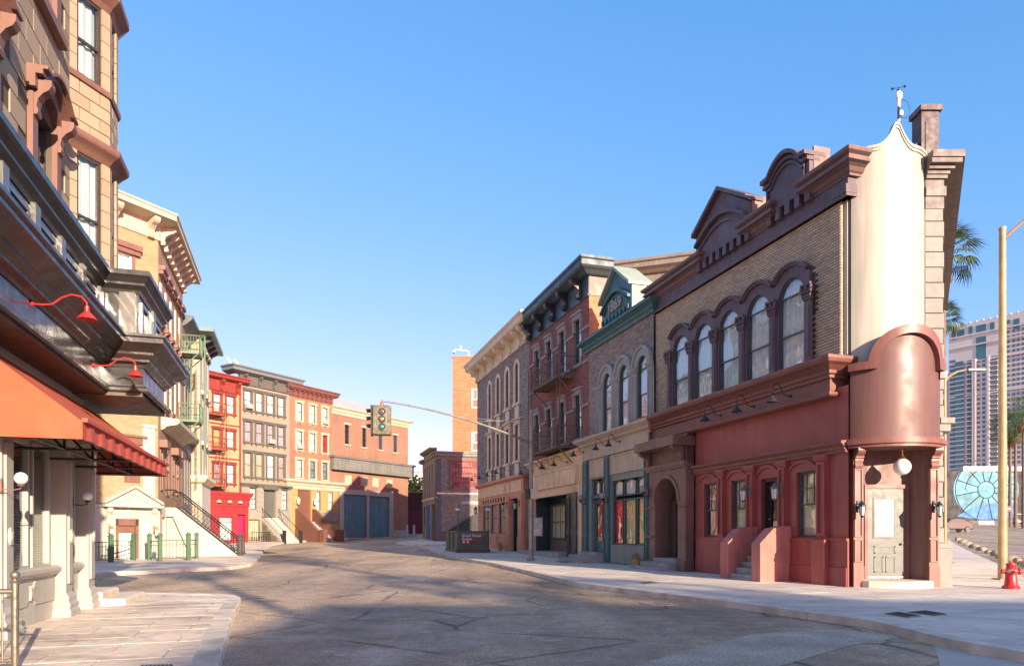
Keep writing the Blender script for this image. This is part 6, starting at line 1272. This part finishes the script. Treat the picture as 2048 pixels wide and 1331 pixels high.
# tall tan lamp post, far lamp
TANP = mat('tan_post_paint', (.38,.265,.135), .45, .2, 2.5, .06, streak=.15); lp = at(2005,21.2)
LP = empty('lamp_post', (*lp, G(*lp)+.13), 0, 'tall tan painted street lamp post beside the fire hydrant', 'lamp post')
MB().lathe([(.125,0),(.12,3),(.09,10.55),(.1,10.55),(.1,10.65),(.0001,10.67)],n=18).build('mast', TANP, LP, True); MB().tube([(.09,0,10.35),(.3,0,10.55),(.8,.1,10.95),(1.8,.2,11.3),(2.6,.3,11.4)],.045,10).build('arm', mat('rust_arm', (.3,.13,.05), .6, .2, 4, .08), LP, True); MB().lathe([(.2,-.06),(.28,0),(.2,.08),(.05,.12)],(3.0,.3,11.42),12).xf(Matrix.Identity(4)).build('lamp_head', GALV, LP, True); MB().box(-.2,.2,-.2,.2,-.02,.04).build('base_plate', IRON2, LP)
l2 = at(1889.5,40); L2 = empty('lamp_post', (*l2, G(*l2)+.13), 0, 'farther pale lamp post with grey cobra head rising beside the stone building', 'lamp post')
MB().lathe([(.1,0),(.075,10.3),(.0001,10.32)],n=14).build('mast', TANP, L2, True); MB().tube([(.0,0,9.9),(.2,0,10.2),(.7,0,10.5),(1.3,0,10.62)],.05,8).build('arm', TANP, L2, True); MB().box(1.25,2.3,-.15,.15,10.52,10.68).build('lamp_head', GALV, L2, bevel=.06)
# boulders along the right-hand street
ROCK = mat('pale_boulder', (.32,.26,.19), .85, .2, 3, .4, 12)
pa, pb_ = Vector(gp(1905,1079,.05)), Vector(gp(2042,1134,.05))
for k in range(15):
    f = (k/14)**.55; f = 1-(1-k/14)**2.2; q = pa.lerp(pb_, f); q += Vector((.5,-.1)); rb_ = random.uniform(.2,.3)+.1*(1-f); b = MB().ball((0,0,0), rb_, 12, .8)
    b.v = [(x*(1+.25*sin(5*y+k))*1.25, y*(1+.2*sin(4*z+k*2)), z*(1+.15*sin(6*x+k))) for x, y, z in b.v]
    o = b.build('boulder', ROCK, None, True); o.location = (q.x,q.y,G(*q)+rb_*.35); o.rotation_euler.z = random.random()*6
    tag(o, ('nearest the hydrant, last boulder of the pale row' if k == 14 else 'farthest, smallest boulder of the pale row by the stone building' if k == 0 else ('second third fourth fifth sixth seventh eighth ninth tenth eleventh twelfth thirteenth fourteenth'.split()[k-1]+' boulder from the far end of the pale roadside row')), 'boulder', 'boulders along the right-hand street')
# dark suv
CARP = mat('dark_car_paint', (.02,.024,.03), .35, .05, 4, 0, coat=.15); q = (63.0,100.0); SV = empty('parked_suv', (*q, G(*q)), .05, 'dark grey crossover car parked half hidden by the stone building', 'car')
SV.scale = (1.05,1.05,1.22)
side = [(-2.3,.35),(2.25,.35),(2.35,.6),(2.3,.95),(2.1,1.08),(1.75,1.25),(1.0,1.58),(.0,1.7),(-.9,1.6),(-1.5,1.12),(-2.2,.95),(-2.35,.6)]
MB().prism(side,-.9,.9).build('body', CARP, SV, bevel=.12); MB().prism([(1.55,1.2),(.95,1.5),(0,1.6),(-.8,1.5),(-1.25,1.15)],-.92,.92).build('side_window', SBLK, SV)
for x in (-1.45,1.4):
    for s_ in (-.82,.82): w_ = MB().lathe([(.2,-.1),(.36,-.12),(.38,0),(.36,.12),(.2,.1)],n=20).xf(Matrix.Translation((x,s_,.37)) @ Matrix.Rotation(pi/2,4,'X')).build('wheel', MATS['iron'], SV, True); MB().lathe([(.0001,.13),(.2,.12)],n=12).xf(Matrix.Translation((x,s_-.02,.37)) @ Matrix.Rotation(pi/2,4,'X')).build('rim', mat('dark_rim', (.06,.06,.065), .4), w_)
MB().box(2.3,2.37,-.75,-.4,.85,1.0).build('tail_light', REDS, SV); MB().box(2.3,2.37,.4,.75,.85,1.0).build('tail_light', REDS, SV)
# mural wall, cones, golf cart, sign
MU = empty('mural_wall', (93,150,G(0,150)), 0, 'dark wall painted with a large teal and blue round window pattern', 'wall'); MB().box(0,52,0,2,-1,10.6).build('wall', mat('mural_dark', (.02,.022,.028), .7, .2, .3, .02), MU); MB().box(-2,0,.5,2,-1,8.5).build('side_wall', mat('mural_grey', (.45,.42,.4), .7), MU)
MB().box(3.5,40,-.3,2,10.6,11.6).build('parapet', mat('parapet_grey', (.55,.52,.48), .6, .05, .4, .03), MU)
TEA = mat('mural_teal', (.06,.25,.31), .6, .5, .35, 0); BLU = mat('mural_blue', (.02,.14,.38), .6, .4, .3, 0); cx_, cz_ = 8.6, 6.6
n = 40; MB().prism([(cx_+7.0*cos(2*pi*k/n), min(10.55,max(.0,cz_+6.4*sin(2*pi*k/n)))) for k in range(n)],-.03,0).build('painted_disc', TEA, MU); MB().prism([(2.2,.9),(6,3.0),(12,4.2),(15,3.4),(15,.6),(8,.2)],-.05,-.032).build('painted_wave', BLU, MU)
for r_ in (1.8,4.4,6.6): MB().ring(cx_, cz_, r_-.1, r_+.1, -.07, -.03, 0 if r_ < 4 else -pi*.02, 2*pi if r_ < 4 else 2*pi*.98, 40).build('painted_ring', MATS['mural_dark'], MU) if r_ < 3.9 else MB().ring(cx_, cz_, r_-.1, r_+.1, -.07, -.03, pi*.25 if r_ > 6 else -.0, pi*1.5 if r_ > 6 else pi, 40).build('painted_ring', MATS['mural_dark'], MU)
for k in range(12):
    a = 2*pi*k/12+.2; zt = cz_+6.4*sin(a); e = 6.4 if zt < 10.4 else (10.4-cz_)/sin(a); MB().bar((cx_+1.8*cos(a),-.05,cz_+1.8*sin(a)),(cx_+e*cos(a),-.05,cz_+e*sin(a)),.09).build('painted_spoke', MATS['mural_dark'], MU)
MB().prism([(17,2),(22,8),(30,9.5),(38,8),(38,3),(26,4.5)],-.04,0).build('painted_swirl', TEA, MU); MB().prism([(16.3,7),(24,10.2),(30,10.4),(22,8.2)],-.06,-.0).build('painted_flame', mat('mural_terracotta', (.42,.14,.09), .6, .3, .4, 0), MU)
CONE = mat('white_cone', (.75,.74,.72), .5, .05, 3, 0)
for k in range(8):
    q = at(1958+4.0*k,132); t = empty('white_cone', (*q, G(*q)), 0, 'first second third fourth fifth sixth seventh eighth'.split()[k]+' white cone from the left before the mural', 'cone', 'cones before the mural'); MB().lathe([(.28,0),(.28,.05),(.2,.06),(.06,.8),(.0001,.82)],n=10).build('cone', CONE, t, True)
q = at(2038,135); GC = empty('golf_cart', (*q, G(*q)), 0, 'small white golf cart parked by the far palms', 'golf cart'); MB().prism([(-1.2,.35),(1.1,.35),(1.2,.7),(.6,.9),(.3,.6),(-.4,.6),(-.6,.9),(-1.1,.9)],-.55,.55).build('body', CONE, GC, bevel=.05); MB().box(-1.0,.8,-.6,.6,1.85,1.93).build('canopy', CONE, GC)
for x, y in ((-.9,-.5),(-.9,.5),(.6,-.5),(.6,.5)): MB().bar((x,y,.7),(x,y,1.86),.025).build('canopy_post', MATS['iron'], GC)
for x in (-.75,.8):
    for y in (-.5,.5): MB().lathe([(.0001,-.1),(.24,-.1),(.26,0),(.24,.1),(.0001,.1)],n=14).xf(Matrix.Translation((x,y,.26)) @ Matrix.Rotation(pi/2,4,'X')).build('wheel', MATS['iron'], GC, True)
q = at(2017,110); RS = empty('road_sign', (*q, G(*q)), 0, 'round red no-entry sign on a thin post far down the right-hand street', 'sign'); MB().tube([(0,0,0),(0,0,3.6)],.04).build('post', GALV, RS); MB().lathe([(.0001,.02),(.4,.02),(.4,0)],n=20).xf(Matrix.Translation((0,-.05,3.3)) @ Matrix.Rotation(pi/2,4,'X')).build('face', REDS, RS); MB().box(-.28,.28,-.1,-.07,3.24,3.36).build('bar', WHT, RS)
# high-rise
hf = Facade(at(2120,420), atan2(-.81,.59), 4.6); hx0 = hf.S(1897); 
HR = empty('high_rise', hf.W(hx0), hf.a, 'pale concrete and glass high-rise tower far down the right-hand street', 'high-rise'); hw = -hx0; HC = mat('tower_concrete', (.62,.57,.52), .7, .05, .1, 0); HG = mat('tower_glass', (.06,.15,.17), .12, .25, .05, 0, coat=.3); HD = mat('tower_window', (.12,.16,.18), .15, .2, .1, 0)
HH = hf.H(1900,655); MB().box(0,hw+6,0.3,35,-10,HH).build('outer_walls', HC, HR); MB().box(-3,0,2,30,-10,HH-30).build('side_wing', HC, HR)
for k in range(16): MB().box(hw*k/16,hw*k/16+1.4,.2,1.6,HH,HH+1.2).build('parapet_block', HC, HR)
fl = 3.05; nf_ = int((HH-6)/fl); S_ = lambda u: hf.S(u)-hx0
bays = [(S_(1911),S_(1928),'glass'),(S_(1934),S_(1944),'balcony'),(S_(1978),S_(1995),'balcony')]
cols = [S_(u) for u in (1899,1905,1953.5,1964,2013,2024,2033,2043,2055)]
wm = MB().box(0,1.75,.2,.3,0,1.7).mesh('window'); wm.materials.append(HD); cnt = 0; rest = MB()
for k in range(nf_-1,-1,-1):
    z = 2+fl*k
    for x in cols:
        if z > HH-22 and x < S_(1975): continue
        if cnt < 300: place(wm, 'window', HR, loc=(x,0,z)); cnt += 1
        else: rest.box(x,x+1.75,.2,.3,z,z+1.7)
o = rest.build('windows', HD, HR); o['kind'] = 'stuff'
for a, b, kd in bays:
    MB().box(a,b,.15 if kd == 'balcony' else -.8,.3,0,HH-24).build('bay_recess' if kd == 'balcony' else 'glass_bay', HD if kd == 'balcony' else HG, HR)
    sl_ = MB().box(0,b-a+.4,-1.1,.2,0,.5).mesh('balcony_slab'); sl_.materials.append(HC)
    for k in range(int((HH-24)/fl)): place(sl_, 'balcony_slab' if kd == 'balcony' else 'floor_band', HR, loc=(a-.2,0 if kd == 'balcony' else .15,1+fl*k))
for u0, u1, v0, v1 in ((1952,1972,675,720),(1952,1972,633+18,668),(1937,1945,653,672),(1903,1911,665,680),(1915,1929,660,675),(1980,1989,645,663),(2008,2020,641,649),(2027,2039,638,658)):
    a, b = S_(u0), S_(u1); z0, z1 = hf.H(u0,v1), hf.H(u0,v0); MB().box(a,b,.1,.3,z0,z1).build('glass_bay', HG, HR)
for v_ in (669,690,722,800-13): z = hf.H(1900,v_+10); MB().box(0,hw+6,-.5,.3,z,z+.9).build('floor_band', HC, HR)
for a in (S_(1945),S_(1948.5),S_(1975)): MB().box(a,a+1.3,-1.2,.3,0,HH-24).build('pier', HC, HR)
# palms
TRK = mat('palm_trunk', (.16,.115,.08), .9, .25, 2, .4, 8); FRD = mat('palm_leaf', (.055,.10,.028), .6, .3, 1, .05, island=.35); DRY = mat('dry_frond', (.20,.13,.06), .9, .25, 2, .1, island=.25)
def fan_leaf(L_, n=15, rad=.85):
    b = MB(); b.bar((0,0,0),(L_,0,.0),.018)
    for k in range(n):
        a = -1.15+2.3*k/(n-1); e = rad*(1-.12*abs(a)); dr_ = .35+.25*random.random(); w2 = .04
        m1 = Vector((L_+e*.55*cos(a), e*.55*sin(a), -.05)); t1 = Vector((L_+e*cos(a)*.95, e*sin(a), -.05-dr_*e)); sd_ = Vector((-sin(a),cos(a),0))
        b.add([(L_,0,0), tuple(m1+sd_*w2), tuple(m1-sd_*w2), tuple(t1)], [(0,1,2),(1,3,2)])
    return b
def palm(x, y, h, label, group=None, r=1.0, lean=0.0, nl=34):
    t = empty('palm_tree', (x,y,G(x,y)), random.random()*6, label, 'palm tree', group); N = 14
    MB().tube([(lean*(k/N)**2,0,h*k/N-.3) for k in range(N+1)], [(.24-.1*k/N+.03*(k % 2))*(.8+.2*r) for k in range(N+1)], 10).build('trunk', TRK, t, True)
    fr_ = MB(); dy = MB()
    for k in range(nl):
        az = k*2.4; el = 1.25-1.9*(k/nl)**.9+random.uniform(-.1,.1); lf_ = fan_leaf(random.uniform(.8,1.1)*r, 15, .95*r)
        M_ = Matrix.Translation((lean,0,h-.3+.1*random.random())) @ Matrix.Rotation(az,4,'Z') @ Matrix.Rotation(-el,4,'Y'); fr_.join(lf_.xf(M_))
    for k in range(20):
        az = k*2.4+1; lf_ = fan_leaf(.6*r, 9, .6*r); dy.join(lf_.xf(Matrix.Translation((lean,0,h-.5-.35*random.random())) @ Matrix.Rotation(az,4,'Z') @ Matrix.Rotation(1.1+.3*random.random(),4,'Y')))
    fr_.build('crown', FRD, t); dy.build('dry_skirt', DRY, t); return t
q = at(1885,45); palm(*q, 19.3, 'large palm whose crown shows beside the stone building cornice', 'palms in the right-hand street', 1.35)
q = at(1880,58); palm(*q, 18.9, 'lower palm peeping out halfway up the stone building', 'palms in the right-hand street', 1.1)
for i, (u, y_, vv) in enumerate(((2020,122,858),(2031,120,848),(2047,116,826))): q = at(u,y_); palm(*q, EYE+(CV-vv)/FPX*y_-G(*q), ('left','middle','right')[i]+' of the three slim palms before the high-rise', 'palms before the high-rise', 2.3)
# shrub over the alley wall, flower pots
def bush(loc_, r, m, label, n=260, sq=1.0, name='shrub'):
    t = empty(name, loc_, 0, label, 'plant'); b = MB()
    for k in range(n):
        v_ = Vector((random.gauss(0,1),random.gauss(0,1),random.gauss(0,1))).normalized()*r*random.random()**.4; v_.z = abs(v_.z)*sq; d = Vector((random.gauss(0,1),random.gauss(0,1),random.gauss(0,.6)+.5)).normalized()*r*.22; s_ = d.cross(Vector((random.random(),random.random(),.3))).normalized()*r*.07
        b.add([tuple(v_),tuple(v_+d*.5+s_),tuple(v_+d),tuple(v_+d*.5-s_)],[(0,1,2,3)])
    b.build('foliage', m, t); st_ = MB()
    for k in range(6): st_.tube([(0,0,-.3*r),(random.uniform(-.4,.4)*r,random.uniform(-.4,.4)*r,.7*r*sq)],.03*r)
    st_.build('stem', TRK, t); return t
YG = mat('yellow_green_leaf', (.22,.26,.04), .6, .3, 2, .05, island=.4)
bush(at(829,101)+(G(0,96)+5.2,), 3.0, YG, 'yellow green shrub rising above the alley wall', 420, 1.1)
def pot(F, x, d, label, m):
    w_ = F.W(x,d,0); t = bush((w_[0],w_[1],G(w_[0],w_[1])+.13+.3), .26, m, label, 120, 1.3, 'potted_plant'); MB().lathe([(.12,-.3),(.17,.0),(.19,.02),(.19,.05),(.15,.05),(.14,-.02)],n=14).build('pot', mat('ochre_pot', (.4,.26,.06), .6, .15, 4, .05), t, True)
pot(gb, 9.0, .7, 'ochre potted plant before the terracotta shopfront', YG); pot(eb, 6.55, .75, 'small potted red-flowering plant at the green shopfront corner', mat('dark_red_leaf', (.16,.05,.03), .6, .3, 2, .05, island=.4))
# ================================================================ behind the camera: unseen building added to throw the foreground shade, palms in front
qb = empty('shade_building', (22.5,-49,0), 0, 'unseen plain brick building added behind the viewpoint to shade the foreground', 'building'); MB().box(0,52,0,20,-.3,13.3).build('wall', BR_TAN, qb); MB().box(-.3,52.3,-.3,20.3,13.3,13.7).build('cornice', CT, qb)
for k in range(13): MB().box(1+3.7*k,2.6+3.7*k,20.0,20.08,5,8).build('window', HD, qb)
for i, (x, y_, h_) in enumerate(((26.5,-26.5,20.5),(18.8,-25,17.0),(25.5,-25,14.2),(29.3,-24.5,13.4))): palm(x, y_, h_, ('first','second','third','fourth','fifth')[i]+' palm in the unseen row behind the viewpoint', 'palms behind the viewpoint', 1.2)  # last two palms added so their crowns dapple the shade edge
